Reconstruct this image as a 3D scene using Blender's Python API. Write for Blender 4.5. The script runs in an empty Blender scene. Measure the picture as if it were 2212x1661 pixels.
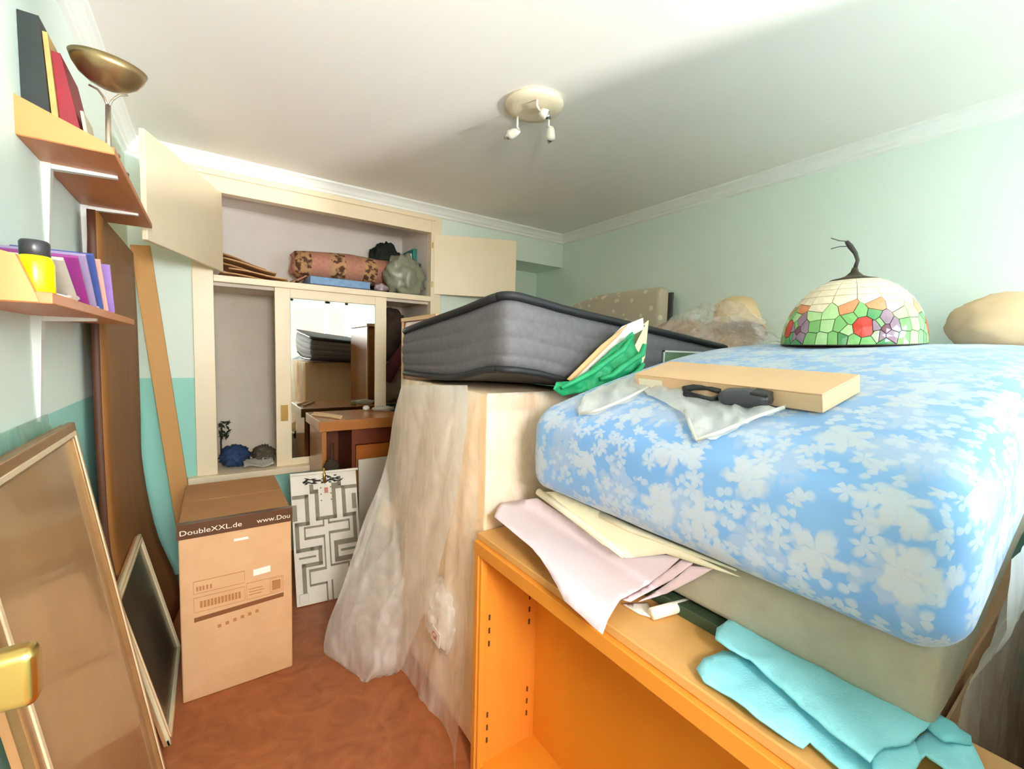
import bpy, bmesh, math, random
from mathutils import Vector, Matrix, noise
from mathutils.geometry import delaunay_2d_cdt

random.seed(7)
SC = bpy.context.scene
COL = SC.collection

# ------------------------------------------------------------------ camera
CX, CY, F = 1106.0, 830.5, 943.0
CAM = Vector((0.0, 0.0, 1.4))
_d = Vector((456 - CX, 745 - CY, F)).normalized()
_r = Vector((2480 - CX, 798 - CY, F)); _r = (_r - _d * _r.dot(_d)).normalized()
_u = _r.cross(_d)
if _u.y > 0: _u = -_u
M = Matrix((_r, _d, _u))                      # photo-camera axes -> world
cam = bpy.data.cameras.new('camera')
cam.sensor_width = 36.0; cam.lens = F / 2212.0 * 36.0; cam.clip_start = 0.02
camo = bpy.data.objects.new('camera', cam); COL.objects.link(camo)
rx, dn, fw = (M @ Vector(a) for a in ((1, 0, 0), (0, 1, 0), (0, 0, 1)))
mw = Matrix.Identity(4)
for i in range(3):
    mw[i][0] = rx[i]; mw[i][1] = -dn[i]; mw[i][2] = -fw[i]; mw[i][3] = CAM[i]
camo.matrix_world = mw
SC.camera = camo

# ------------------------------------------------------------------ world, lights, exposure
W = bpy.data.worlds.new('world'); SC.world = W; W.use_nodes = True
bg = W.node_tree.nodes['Background']
bg.inputs[0].default_value = (0.72, 0.86, 1.0, 1); bg.inputs[1].default_value = 10.8
def area(name, loc, target, sx, sy, power, color=(1, 1, 1), portal=False):
    l = bpy.data.lights.new(name, 'AREA'); l.shape = 'RECTANGLE'; l.size = sx; l.size_y = sy
    l.energy = power; l.color = color
    o = bpy.data.objects.new(name, l); COL.objects.link(o); o.location = loc
    o.rotation_euler = (Vector(target) - Vector(loc)).to_track_quat('-Z', 'Y').to_euler()
    if portal: l.cycles.is_portal = True
    return o
area('window_portal', (1.755, -1.45, 1.65), (1.755, 3, 1.65), 1.41, 1.10, 1, portal=True)
area('sun_glint_light', (2.95, -2.75, 0.86), (1.2, 2.0, 2.4), 0.09, 0.05, 150, (1.0, 0.98, 0.95))
hl = bpy.data.lights.new('added_hall_fill', 'POINT'); hl.energy = 125; hl.shadow_soft_size = .25; hl.color = (.98, .98, 1.0)
hlo = bpy.data.objects.new('added_hall_fill', hl); COL.objects.link(hlo); hlo.location = (.10, -1.10, 1.78)  # added fill light beyond the doorway, brightens low things and back wall
vs = SC.view_settings
vs.view_transform = 'Standard'; vs.look = 'None'; vs.gamma = 1.0; vs.use_curve_mapping = False
vs.exposure = 1.03
SC.cycles.use_denoising = True
SC.cycles.max_bounces = 16; SC.cycles.diffuse_bounces = 12; SC.cycles.transparent_max_bounces = 24
SC.cycles.sample_clamp_indirect = 8.0
SC.cycles.caustics_reflective = False; SC.cycles.caustics_refractive = False

# ------------------------------------------------------------------ pixel helpers (a pixel gives a direction only)
def ray(x, y): return (M @ Vector((x - CX, y - CY, F))).normalized()
def onz(x, y, z): v = ray(x, y); return CAM + v * ((z - CAM.z) / v.z)
def ony(x, y, Y): v = ray(x, y); return CAM + v * ((Y - CAM.y) / v.y)
def onx(x, y, X): v = ray(x, y); return CAM + v * ((X - CAM.x) / v.x)
def onplane(x, y, p0, n):
    v = ray(x, y); p0 = Vector(p0); n = Vector(n)
    return CAM + v * ((p0 - CAM).dot(n) / v.dot(n))

# ------------------------------------------------------------------ materials
def lin(c):
    return tuple((v / 255 / 12.92) if v / 255 <= .04045 else ((v / 255 + .055) / 1.055) ** 2.4 for v in c) + (1,)
MATS = {}
def mat(name, col, rough=0.6, col2=None, scale=20, amt=0.5, bump=0.0, bscale=80, metal=0.0, stretch=None, spec=0.5, detail=4, coat=0.0):
    if name in MATS: return MATS[name]
    m = bpy.data.materials.new(name); m.use_nodes = True; MATS[name] = m
    nt = m.node_tree; b = nt.nodes['Principled BSDF']
    b.inputs['Base Color'].default_value = lin(col); b.inputs['Roughness'].default_value = rough
    b.inputs['Metallic'].default_value = metal; b.inputs['Specular IOR Level'].default_value = spec
    b.inputs['Coat Weight'].default_value = coat
    tc = nt.nodes.new('ShaderNodeTexCoord'); mp = nt.nodes.new('ShaderNodeMapping')
    geo = nt.nodes.new('ShaderNodeNewGeometry')
    nt.links.new(tc.outputs['Object'], mp.inputs[0])
    if stretch: mp.inputs['Scale'].default_value = stretch
    if col2:
        n = nt.nodes.new('ShaderNodeTexNoise'); n.inputs['Scale'].default_value = scale; n.inputs['Detail'].default_value = detail
        nt.links.new(mp.outputs[0], n.inputs[0])
        r = nt.nodes.new('ShaderNodeValToRGB'); r.color_ramp.elements[0].position = .5 - .5 * (1 - amt) ; r.color_ramp.elements[1].position = min(1, .5 + .5 * (1 - amt))
        r.color_ramp.elements[0].color = lin(col); r.color_ramp.elements[1].color = lin(col2)
        nt.links.new(n.outputs[0], r.inputs[0]); nt.links.new(r.outputs[0], b.inputs['Base Color'])
    if bump:
        n2 = nt.nodes.new('ShaderNodeTexNoise'); n2.inputs['Scale'].default_value = bscale; n2.inputs['Detail'].default_value = 3
        nt.links.new(mp.outputs[0], n2.inputs[0])
        bp = nt.nodes.new('ShaderNodeBump'); bp.inputs['Strength'].default_value = bump; bp.inputs['Distance'].default_value = .01
        nt.links.new(n2.outputs[0], bp.inputs['Height']); nt.links.new(bp.outputs[0], b.inputs['Normal'])
    return m
def nodes(m): return m.node_tree.nodes, m.node_tree.links

def wall_paint(name, upper, lower, z=1.2):
    m = mat(name, upper, .75, bump=.08, bscale=60)
    N, L = nodes(m); b = N['Principled BSDF']
    g = N.new('ShaderNodeNewGeometry'); s = N.new('ShaderNodeSeparateXYZ'); L.new(g.outputs['Position'], s.inputs[0])
    c = N.new('ShaderNodeMath'); c.operation = 'GREATER_THAN'; c.inputs[1].default_value = z; L.new(s.outputs[2], c.inputs[0])
    mx = N.new('ShaderNodeMix'); mx.data_type = 'RGBA'; L.new(c.outputs[0], mx.inputs[0])
    mx.inputs[6].default_value = lin(lower); mx.inputs[7].default_value = lin(upper)
    L.new(mx.outputs[2], b.inputs['Base Color']); return m
MINT = wall_paint('mint wall paint', (224, 238, 229), (156, 214, 203))
CEILM = mat('ceiling white', (241, 238, 232), .8, bump=.05, bscale=40)
CORN = mat('cornice white', (238, 240, 236), .6)
CREAM = mat('cream gloss paint', (242, 226, 196), .38, (236, 218, 186), 6, .4, bump=.03, bscale=30)
INNER = mat('wardrobe inside plaster', (236, 230, 224), .8, (226, 219, 212), 4, .3)
INNERD = mat('wardrobe inside grey', (222, 214, 202), .8, (208, 198, 184), 5, .3)
ORW = mat('orange pine', (228, 150, 58), .42, (214, 130, 38), 5, .25, bump=.05, bscale=60, stretch=(3, 1, .35))
ORWP = mat('orange back panel', (226, 150, 44), .5, (214, 132, 28), 5, .2, stretch=(1, 1, .3))
ORTOP = mat('pale pine top', (216, 166, 100), .4, (204, 148, 78), 5, .3, stretch=(3, .4, 1))
SHELFW = mat('shelf cherry laminate', (206, 134, 84), .45, (190, 112, 62), 8, .3, stretch=(3, .5, 3))
WHITE = mat('white metal', (225, 225, 220), .45)
BLACK = mat('black plastic', (32, 32, 34), .45)
BRASS = mat('brass', (214, 184, 108), .28, metal=1.0)
CARD = mat('cardboard', (206, 164, 124), .75, (196, 152, 110), 10, .4, bump=.05, bscale=120)
CARD2 = mat('pale cardboard', (224, 188, 148), .75, (216, 178, 136), 8, .4)
CARDIN = mat('kraft edge', (186, 134, 88), .8)

def film(name, fac=.55, tint=(236, 230, 216), rough=.3):
    m = bpy.data.materials.new(name); m.use_nodes = True; MATS[name] = m
    N, L = nodes(m); out = N['Material Output']; b = N['Principled BSDF']
    b.inputs['Base Color'].default_value = lin(tint); b.inputs['Roughness'].default_value = rough
    b.inputs['Specular IOR Level'].default_value = .7
    t = N.new('ShaderNodeBsdfTransparent'); tl = N.new('ShaderNodeBsdfTranslucent'); tl.inputs[0].default_value = lin(tint)
    m1 = N.new('ShaderNodeMixShader'); m1.inputs[0].default_value = .4
    L.new(b.outputs[0], m1.inputs[1]); L.new(tl.outputs[0], m1.inputs[2])
    n = N.new('ShaderNodeTexNoise'); n.inputs['Scale'].default_value = 9; n.inputs['Detail'].default_value = 5; n.inputs['Distortion'].default_value = 1.2
    tc = N.new('ShaderNodeTexCoord'); mp = N.new('ShaderNodeMapping'); mp.inputs['Scale'].default_value = (1, 1, .5); L.new(tc.outputs['Object'], mp.inputs[0]); L.new(mp.outputs[0], n.inputs[0])
    mr = N.new('ShaderNodeMapRange'); mr.inputs[1].default_value = .3; mr.inputs[2].default_value = .7
    mr.inputs[3].default_value = max(0, fac - .15); mr.inputs[4].default_value = min(1, fac + .15); L.new(n.outputs[0], mr.inputs[0])
    m2 = N.new('ShaderNodeMixShader'); L.new(mr.outputs[0], m2.inputs[0]); L.new(t.outputs[0], m2.inputs[1]); L.new(m1.outputs[0], m2.inputs[2])
    bp = N.new('ShaderNodeBump'); bp.inputs['Strength'].default_value = .35; bp.inputs['Distance'].default_value = .02
    L.new(n.outputs[0], bp.inputs['Height']); L.new(bp.outputs[0], b.inputs['Normal'])
    L.new(m2.outputs[0], out.inputs[0]); return m
FILM = film('clear plastic film', .5, (250, 248, 242), .22)
FILM2 = film('cloudy plastic film', .52, (250, 246, 236), .25)
FILM3 = film('thin wrap film', .30, (250, 248, 242), .18)
BAGW = film('white plastic bag', .86, (238, 236, 228), .4)

# ------------------------------------------------------------------ mesh helpers
WL = {}     # world location of every object made here
def link(name, me, material=None, parent=None, label=None, cat=None, group=None, kind=None, smooth=False, origin=None):
    if isinstance(me, bmesh.types.BMesh):
        bm = me; me = bpy.data.meshes.new(name)
        bmesh.ops.recalc_face_normals(bm, faces=bm.faces[:]); bm.to_mesh(me); bm.free()
    vs_ = [v.co for v in me.vertices]
    if origin is None:
        lo = [min(v[i] for v in vs_) for i in range(3)]; hi = [max(v[i] for v in vs_) for i in range(3)]
        origin = Vector(((lo[0] + hi[0]) / 2, (lo[1] + hi[1]) / 2, lo[2]))
    me.transform(Matrix.Translation(-origin))
    o = bpy.data.objects.new(name, me); COL.objects.link(o)
    if material:
        for mm in (material if isinstance(material, (list, tuple)) else [material]): me.materials.append(mm)
    if smooth:
        for p in me.polygons: p.use_smooth = True
    WL[o] = Vector(origin)
    if parent: o.parent = parent; o.location = origin - WL[parent]
    else: o.location = origin
    tag(o, label, cat, group, kind); return o
def tag(o, label=None, cat=None, group=None, kind=None):
    if label: o['label'] = label
    if cat: o['category'] = cat
    if group: o['group'] = group
    if kind: o['kind'] = kind
def thing(name, loc, label, cat, group=None):
    o = bpy.data.objects.new(name, None); COL.objects.link(o); o.location = loc; o.empty_display_size = .05
    WL[o] = Vector(loc); tag(o, label, cat, group); return o
def struct(name, bm, m): return link(name, bm, m, kind='structure')

def hexa(bm, pts):
    v = [bm.verts.new(p) for p in pts]
    for f in ((0, 3, 2, 1), (4, 5, 6, 7), (0, 1, 5, 4), (1, 2, 6, 5), (2, 3, 7, 6), (3, 0, 4, 7)): bm.faces.new([v[i] for i in f])
    return v
def box(a, b, bev=0, seg=2, bm=None):
    own = bm is None
    bm = bm or bmesh.new()
    (x0, y0, z0), (x1, y1, z1) = a, b
    vv = hexa(bm, [(x0, y0, z0), (x1, y0, z0), (x1, y1, z0), (x0, y1, z0), (x0, y0, z1), (x1, y0, z1), (x1, y1, z1), (x0, y1, z1)])
    if bev and own: bmesh.ops.bevel(bm, geom=bm.edges[:], offset=bev, segments=seg, affect='EDGES', profile=.5)
    return bm
def slab(p0, u, v, n, su, sv, sn, bev=0, seg=2):
    "box from corner p0 along three axes"
    p0 = Vector(p0); u = Vector(u).normalized() * su; v = Vector(v).normalized() * sv; n = Vector(n).normalized() * sn
    bm = bmesh.new(); hexa(bm, [p0, p0 + u, p0 + u + v, p0 + v, p0 + n, p0 + u + n, p0 + u + v + n, p0 + v + n])
    if bev: bmesh.ops.bevel(bm, geom=bm.edges[:], offset=bev, segments=seg, affect='EDGES', profile=.5)
    return bm
def tube(pts, r, seg=10, bm=None, cap=True):
    bm = bm or bmesh.new(); pts = [Vector(p) for p in pts]; rings = []; up = None
    for i, p in enumerate(pts):
        t = (pts[min(i + 1, len(pts) - 1)] - pts[max(i - 1, 0)]).normalized()
        if up is None: up = t.orthogonal().normalized()
        up = (up - t * up.dot(t)).normalized(); s = t.cross(up)
        rr = r[i] if isinstance(r, (list, tuple)) else r
        rings.append([bm.verts.new(p + (up * math.cos(a) + s * math.sin(a)) * rr) for a in (2 * math.pi * k / seg for k in range(seg))])
    for a, b in zip(rings, rings[1:]):
        for k in range(seg): bm.faces.new((a[k], a[(k + 1) % seg], b[(k + 1) % seg], b[k]))
    if cap: bm.faces.new(rings[0][::-1]); bm.faces.new(rings[-1])
    return bm
def lathe(prof, c, axis=(0, 0, 1), seg=40, closed=False):
    bm = bmesh.new(); c = Vector(c); ax = Vector(axis).normalized(); a = ax.orthogonal().normalized(); b = ax.cross(a); rings = []
    for r, h in prof:
        if r < 1e-5: rings.append([bm.verts.new(c + ax * h)])
        else: rings.append([bm.verts.new(c + ax * h + (a * math.cos(t) + b * math.sin(t)) * r) for t in (2 * math.pi * k / seg for k in range(seg))])
    prs = list(zip(rings, rings[1:])) + ([(rings[-1], rings[0])] if closed else [])
    for p, q in prs:
        for k in range(seg):
            k2 = (k + 1) % seg
            if len(p) == 1 and len(q) == 1: continue
            if len(p) == 1: bm.faces.new((p[0], q[k], q[k2]))
            elif len(q) == 1: bm.faces.new((p[k], p[k2], q[0]))
            else: bm.faces.new((p[k], p[k2], q[k2], q[k]))
    return bm
def fbm(p, s=1.0, seed=0): return noise.fractal(Vector(p) * s + Vector((seed * 17.3, seed * 5.1, -seed * 9.7)), 0.6, 2.1, 4)
def lump(c, rad, seed=0, amp=.25, s=2.2, sub=4, ridge=.6, flat=None):
    bm = bmesh.new(); bmesh.ops.create_icosphere(bm, subdivisions=sub, radius=1)
    c = Vector(c)
    for v in bm.verts:
        n = v.co.normalized(); f = fbm(n, s, seed); g = 1 - abs(noise.noise(n * s * 2.3 + Vector((seed, 3, 1)))) * 2
        k = 1 + amp * (f * (1 - ridge) + (g - .5) * ridge)
        q = Vector((n.x * rad[0], n.y * rad[1], n.z * rad[2])) * k
        if flat is not None: q.z = max(q.z, -rad[2] * flat)
        v.co = c + q
    return bm
def rbox(half, r, n, k=4, mod=None):
    "rounded box grid centred on the origin; returns bmesh with uv unfolded round the front edge"
    def coords(h, nn):
        lst = [-(h - r) - r * math.tan(math.pi / 4 * (1 - i / k)) for i in range(k)]
        lst += [-(h - r) + 2 * (h - r) * i / nn for i in range(nn + 1)]
        lst += [(h - r) + r * math.tan(math.pi / 4 * (i + 1) / k) for i in range(k)]
        return lst
    cs = [coords(half[i], n[i]) for i in range(3)]
    bm = bmesh.new(); uvl = bm.loops.layers.uv.new('UVMap'); cache = {}
    def vert(p):
        key = tuple(round(x, 5) for x in p)
        if key not in cache:
            inn = Vector([max(-(half[i] - r), min(half[i] - r, p[i])) for i in range(3)]); d = Vector(p) - inn
            q = inn + (d.normalized() * r if d.length > 1e-9 else d)
            cache[key] = (bm.verts.new(q), q)
        return cache[key][0]
    hx, hy, hz = half
    for ax in range(3):
        a, b = [i for i in range(3) if i != ax]
        for sgn in (-1, 1):
            for i in range(len(cs[a]) - 1):
                for j in range(len(cs[b]) - 1):
                    ps = []
                    for ii, jj in ((i, j), (i + 1, j), (i + 1, j + 1), (i, j + 1)):
                        p = [0, 0, 0]; p[ax] = sgn * half[ax]; p[a] = cs[a][ii]; p[b] = cs[b][jj]; ps.append(p)
                    f = bm.faces.new([vert(p) for p in ps]); f.smooth = True
                    for l, p in zip(f.loops, ps):
                        if ax == 0: uv = (p[1], p[2])
                        elif ax == 2: uv = (p[1], hz + (p[0] + hx) if sgn > 0 else -hz - (p[0] + hx))
                        else: uv = (sgn * (hy + p[0] + hx), p[2])
                        l[uvl].uv = uv
    if mod:
        for v in bm.verts: v.co = Vector(mod(v.co.copy()))
    return bm
def sheet(poly, fn, step, thick=0.0, holes=None):
    "2-D outline filled with a fine triangle grid, every point lifted to 3-D by fn(u, v)"
    P = [Vector(p) for p in poly]; pts = []; n = len(P)
    for i in range(n):
        a, b = P[i], P[(i + 1) % n]; m = max(1, int((b - a).length / step))
        for k in range(m): pts.append(a + (b - a) * (k / m))
    nb = len(pts); edges = [(i, (i + 1) % nb) for i in range(nb)]
    def inside(q):
        c = False
        for i in range(nb):
            a, b = pts[i], pts[(i + 1) % nb]
            if (a.y > q.y) != (b.y > q.y) and q.x < (b.x - a.x) * (q.y - a.y) / (b.y - a.y) + a.x: c = not c
        return c
    x0 = min(p.x for p in pts); x1 = max(p.x for p in pts); y0 = min(p.y for p in pts); y1 = max(p.y for p in pts)
    row = 0; y = y0 + step / 2; inn = []
    while y < y1:
        x = x0 + (step / 2 if row % 2 else 0)
        while x < x1:
            q = Vector((x, y))
            if inside(q) and min((q - p).length for p in pts) > step * .55: inn.append(q)
            x += step
        y += step * .87; row += 1
    vv, ee, ff, *_ = delaunay_2d_cdt(pts + inn, edges, [list(range(nb))], 1, 1e-5)
    bm = bmesh.new(); V = [bm.verts.new(fn(p.x, p.y)) for p in vv]
    for f in ff:
        try: fc = bm.faces.new([V[i] for i in f]); fc.smooth = True
        except ValueError: pass
    if thick: bmesh.ops.recalc_face_normals(bm, faces=bm.faces[:]); bmesh.ops.solidify(bm, geom=bm.faces[:], thickness=thick)
    return bm
def grid(nu, nv, fn, thick=0.0):
    bm = bmesh.new(); V = [[bm.verts.new(fn(i / nu, j / nv)) for j in range(nv + 1)] for i in range(nu + 1)]
    for i in range(nu):
        for j in range(nv):
            f = bm.faces.new((V[i][j], V[i + 1][j], V[i + 1][j + 1], V[i][j + 1])); f.smooth = True
    if thick: bmesh.ops.recalc_face_normals(bm, faces=bm.faces[:]); bmesh.ops.solidify(bm, geom=bm.faces[:], thickness=thick)
    return bm
def text(name, body, p, u, v, h, m, parent, width=None):
    "flat lettering: origin p, text direction u, up v, letter height h"
    cu = bpy.data.curves.new(name, 'FONT'); cu.body = body; cu.size = 1; cu.extrude = 0
    o = bpy.data.objects.new(name, cu); COL.objects.link(o)
    dg = bpy.context.evaluated_depsgraph_get(); me = bpy.data.meshes.new_from_object(o.evaluated_get(dg))
    COL.objects.unlink(o); bpy.data.objects.remove(o)
    u = Vector(u).normalized(); v = Vector(v).normalized(); xs = [q.co.x for q in me.vertices]; k = h / .72
    kx = (width / (max(xs) - min(xs))) if width else k
    for q in me.vertices: q.co = Vector(p) + u * (q.co.x - min(xs)) * kx + v * q.co.y * k
    return link(name, me, m, parent)
def smooth(t): t = max(0, min(1, t)); return t * t * (3 - 2 * t)
def interp(tab, t):
    if t <= tab[0][0]: return tab[0][1]
    for (a, x), (b, y) in zip(tab, tab[1:]):
        if t <= b: return x + (y - x) * (t - a) / (b - a)
    return tab[-1][1]
def spline(tab, t):
    "smooth interpolation of a table"
    n = len(tab)
    if t <= tab[0][0]: return tab[0][1]
    if t >= tab[-1][0]: return tab[-1][1]
    for i in range(n - 1):
        if t <= tab[i + 1][0]:
            p1, p2 = tab[i], tab[i + 1]; p0 = tab[max(i - 1, 0)]; p3 = tab[min(i + 2, n - 1)]
            h = p2[0] - p1[0]; s = (t - p1[0]) / h
            m1 = (p2[1] - p0[1]) / max(1e-9, p2[0] - p0[0]) * h; m2 = (p3[1] - p1[1]) / max(1e-9, p3[0] - p1[0]) * h
            return (2 * s ** 3 - 3 * s ** 2 + 1) * p1[1] + (s ** 3 - 2 * s ** 2 + s) * m1 + (-2 * s ** 3 + 3 * s ** 2) * p2[1] + (s ** 3 - s ** 2) * m2

# ================================================================== THE ROOM
XL, XR, YB, YR, H = -.37, 2.79, 3.25, -.25, 2.52
fl = mat('red brown floor', (128, 66, 34), .38, (172, 102, 60), 7, .3, bump=.02, bscale=25)
N, L = nodes(fl)
nz = [n for n in N if n.type == 'TEX_NOISE'][0]; nz.inputs['Distortion'].default_value = 2.5; nz.inputs['Detail'].default_value = 8
struct('floor', box((XL - .1, -1.6, -.1), (XR + .1, 4.1, 0)), fl)
struct('ceiling', box((XL - .1, -1.42, H), (XR + .1, 4.1, H + .1)), CEILM)
struct('wall_left', box((XL - .1, -1.42, 0), (XL, 4.1, H)), MINT)
struct('wall_right', box((XR, -1.42, 0), (XR + .1, 4.1, H)), MINT)
WX0, WX1 = -.086, 1.515          # wardrobe recess
b = box((XL, YB, 0), (WX0, YB + .72, H))
box((WX0, YB, 2.44), (WX1, YB + .72, H), bm=b); box((WX0, YB, 0), (WX1, YB + .72, .56), bm=b)
box((WX1, YB, 0), (2.10, YB + .72, H), bm=b)
box((2.10, YB, 2.225), (XR, YB + .72, H), bm=b)          # soffit over the alcove
box((2.10, YB + .40, 0), (XR, YB + .72, 2.225), bm=b)
box((2.10, YB + .28, 0), (2.30, YB + .40, 2.225), bm=b)
box((WX0, YB + .66, .56), (WX1, YB + .72, 2.44), bm=b)
struct('wall_back', b, MINT)
# rear wall: the doorway the camera stands in, a return, and the window wall further back
YW = -1.30
b = box((XL, YR - .12, 0), (-.32, YR, H)); box((-.32, YR - .12, 2.05), (.48, YR, H), bm=b)
box((.48, YR - .12, 0), (.62, YR, H), bm=b); box((.52, YW - .12, 0), (.62, YR - .12, H), bm=b)
box((.62, YW - .12, 0), (1.05, YW, H), bm=b); box((1.05, YW - .12, 0), (2.46, YW, 1.12), bm=b)
box((1.05, YW - .12, 2.20), (2.46, YW, H), bm=b); box((2.46, YW - .12, 0), (XR, YW, H), bm=b)
struct('wall_rear', b, MINT)
struct('added_shade_ledge', box((.62, YW, 0), (XR, -.02, 1.09)), mat('added ledge white', (232, 228, 218), .6))  # unseen deep ledge, added to keep window light off the mattress end
b = box((-.47, -1.55, 0), (.72, -1.45, H)); box((-.47, -1.45, 0), (-.37, -.37, H), bm=b); box((-.47, -1.45, H), (.72, -.37, H + .1), bm=b); struct('wall_hall', b, mat('hall cream paint', (232, 224, 206), .7))  # unseen hall shell, added to keep sky light out of the doorway
# window frame and panes
b = bmesh.new()
for x0, x1 in ((1.05, 1.10), (1.58, 1.66), (1.90, 1.95), (2.41, 2.46)): box((x0, YW - .09, 1.12), (x1, YW - .04, 2.20), bm=b)
box((1.05, YW - .09, 1.12), (2.46, YW - .04, 1.18), bm=b); box((1.05, YW - .09, 2.14), (2.46, YW - .04, 2.20), bm=b)
wf = struct('window_1', b, WHITE)
gl = bpy.data.materials.new('window glass'); gl.use_nodes = True; N, L = nodes(gl)
tr = N.new('ShaderNodeBsdfTransparent'); gs = N.new('ShaderNodeBsdfGlossy'); gs.inputs['Roughness'].default_value = .02
mxs = N.new('ShaderNodeMixShader'); mxs.inputs[0].default_value = .06; L.new(tr.outputs[0], mxs.inputs[1]); L.new(gs.outputs[0], mxs.inputs[2]); L.new(mxs.outputs[0], N['Material Output'].inputs[0])
for x0, x1 in ((1.10, 1.58), (1.66, 1.90), (1.95, 2.41)): link('pane', box((x0, YW - .068, 1.18), (x1, YW - .062, 2.14)), gl, wf)
link('window_sill', box((1.01, YW - .04, 1.09), (2.50, YW + .05, 1.12), .004), WHITE, wf)
# cornices: stepped cove profile
prof = [(0, 0), (.058, 0), (.058, -.012), (.046, -.02), (.034, -.034), (.026, -.05), (.016, -.058), (.016, -.072), (0, -.08)]
def cornice(name, p0, p1, inw):
    bm = bmesh.new(); inw = Vector(inw); A = [bm.verts.new(Vector(p0) + inw * a + Vector((0, 0, b_))) for a, b_ in prof]; B = [bm.verts.new(Vector(p1) + inw * a + Vector((0, 0, b_))) for a, b_ in prof]
    for i in range(len(prof)): j = (i + 1) % len(prof); bm.faces.new((A[i], A[j], B[j], B[i]))
    bm.faces.new(A[::-1]); bm.faces.new(B); struct(name, bm, CORN)
cornice('trim_1', (XL, YB, H), (XR, YB, H), (0, -1, 0))
cornice('trim_2', (XL, YR, H), (XL, YB, H), (1, 0, 0))
cornice('trim_3', (XR, -1.30, H), (XR, YB, H), (-1, 0, 0))
# outside: ground and a peach house front that the mirror shows through the window
struct('wall_outside', box((-1.6, -5.7, -.1), (2.95, -5.5, 2.45)), mat('peach render', (150, 88, 66), .8, (144, 82, 60), 3, .3))
struct('floor_outside', box((-6, -5.5, -.12), (9, -1.6, -.02)), mat('pale paving', (214, 208, 196), .8, (200, 192, 180), 3, .4))

# ---------------------------------------------------------------- built-in wardrobe
wd = thing('built_in_wardrobe', (.7, YB, .56), 'cream painted built-in wardrobe with open top cupboard and mirrored sliding door', 'wardrobe')
YF = YB - .018
link('side_post', box((WX0, YF, .56), (.019, YB + .05, 2.44), .003), CREAM, wd)
link('side_post', box((1.43, YF, .56), (WX1, YB + .05, 2.44), .003), CREAM, wd)
link('header', box((.019, YF, 2.315), (1.43, YB + .05, 2.44), .003), CREAM, wd)
link('top_trim', box((WX0 - .05, YB - .035, 2.405), (1.46, YF, 2.44), .006), CREAM, wd)
link('shelf', box((.019, YF - .004, 1.785), (1.43, YB + .66, 1.825), .003), CREAM, wd)
link('sill', box((-.13, YB - .07, .56), (WX1, YB + .66, .60), .004), CREAM, wd)
b = box((.019, YB + .62, 1.825), (1.43, YB + .66, 2.44)); link('back_panel', b, INNER, wd)
link('cupboard_roof', box((.019, YB + .05, 2.40), (1.43, YB + .62, 2.44)), INNER, wd)
link('cupboard_side', box((.0, YB + .05, 1.825), (.019, YB + .62, 2.40)), INNER, wd)
link('cupboard_side', box((1.43, YB + .05, 1.825), (1.45, YB + .62, 2.40)), INNER, wd)
link('back_panel', box((.019, YB + .62, .60), (1.43, YB + .66, 1.785)), INNERD, wd)
link('inner_side', box((.0, YB + .05, .60), (.019, YB + .62, 1.785)), INNERD, wd)
link('inner_side', box((1.43, YB + .05, .60), (1.45, YB + .62, 1.785)), INNERD, wd)
def swing(px0, dirv, width, z0, z1, name='cupboard_door'):
    d = Vector((dirv[0], dirv[1], 0)).normalized(); n = Vector((-d.y, d.x, 0))
    return link(name, slab(Vector((px0[0], px0[1], z0)), d, (0, 0, 1), n, width, z1 - z0, .022, .003), CREAM, wd)
swing((.05, YF - .002), (-.287, -.735), .79, 1.845, 2.31)
swing((1.455, YF - .002), (.60, -.24), .66, 1.845, 2.31)
for zh in (1.90, 2.20): link('hinge', tube([(1.44, YF - .006, zh), (1.44, YF - .006, zh + .04)], .006), BRASS, wd)
# sliding mirrored door
dx0, dx1, dy = .347, 1.084, YB + .004
sd = link('sliding_door', box((dx0, dy + .006, .60), (dx1, dy + .026, 1.785)), CREAM, wd)
link('door_stile', box((dx0, dy - .006, .60), (.437, dy + .006, 1.785), .002), CREAM, sd)
link('door_stile', box((1.0, dy - .006, .60), (dx1, dy + .006, 1.785), .002), CREAM, sd)
link('door_rail', box((.437, dy - .006, 1.725), (1.0, dy + .006, 1.785), .002), CREAM, sd)
link('door_rail', box((.437, dy - .006, .60), (1.0, dy + .006, .645), .002), CREAM, sd)
mir = mat('mirror silver', (235, 238, 232), .015, metal=1.0)
link('mirror', box((.44, dy + .001, .645), (.998, dy + .0055, 1.722)), mir, sd)
b = box((.374, dy - .008, .905), (.418, dy - .004, 1.012)); pull = link('recessed_pull', b, mat('aged brass', (150, 118, 60), .4, metal=.7), sd)
link('door_track', box((.019, YB + .03, 1.765), (1.43, YB + .05, 1.785)), INNERD, wd)

# ================================================================== INSIDE THE WARDROBE
ZS = 1.825
def crumple(name, c, rad, seed, m, label, cat, amp=.35, s=2.4, flat=None, group=None, ridge=.6, sub=4):
    return link(name, lump(c, rad, seed, amp, s, sub, ridge, flat), m, None, label, cat, group, smooth=True)
rug = mat('pink patterned rug', (206, 150, 128), .9, (176, 116, 96), 45, .2, bump=.3, bscale=90)
N, L = nodes(rug); bs = N['Principled BSDF']; ramp = [n for n in N if n.type == 'VALTORGB'][0]
tc = N.new('ShaderNodeTexCoord'); sx = N.new('ShaderNodeSeparateXYZ'); L.new(tc.outputs['Object'], sx.inputs[0])
wv = N.new('ShaderNodeMath'); wv.operation = 'MULTIPLY'; wv.inputs[1].default_value = 4.2; L.new(sx.outputs[0], wv.inputs[0])
fr = N.new('ShaderNodeMath'); fr.operation = 'FRACT'; L.new(wv.outputs[0], fr.inputs[0])
r2 = N.new('ShaderNodeValToRGB'); r2.color_ramp.interpolation = 'CONSTANT'
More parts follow.
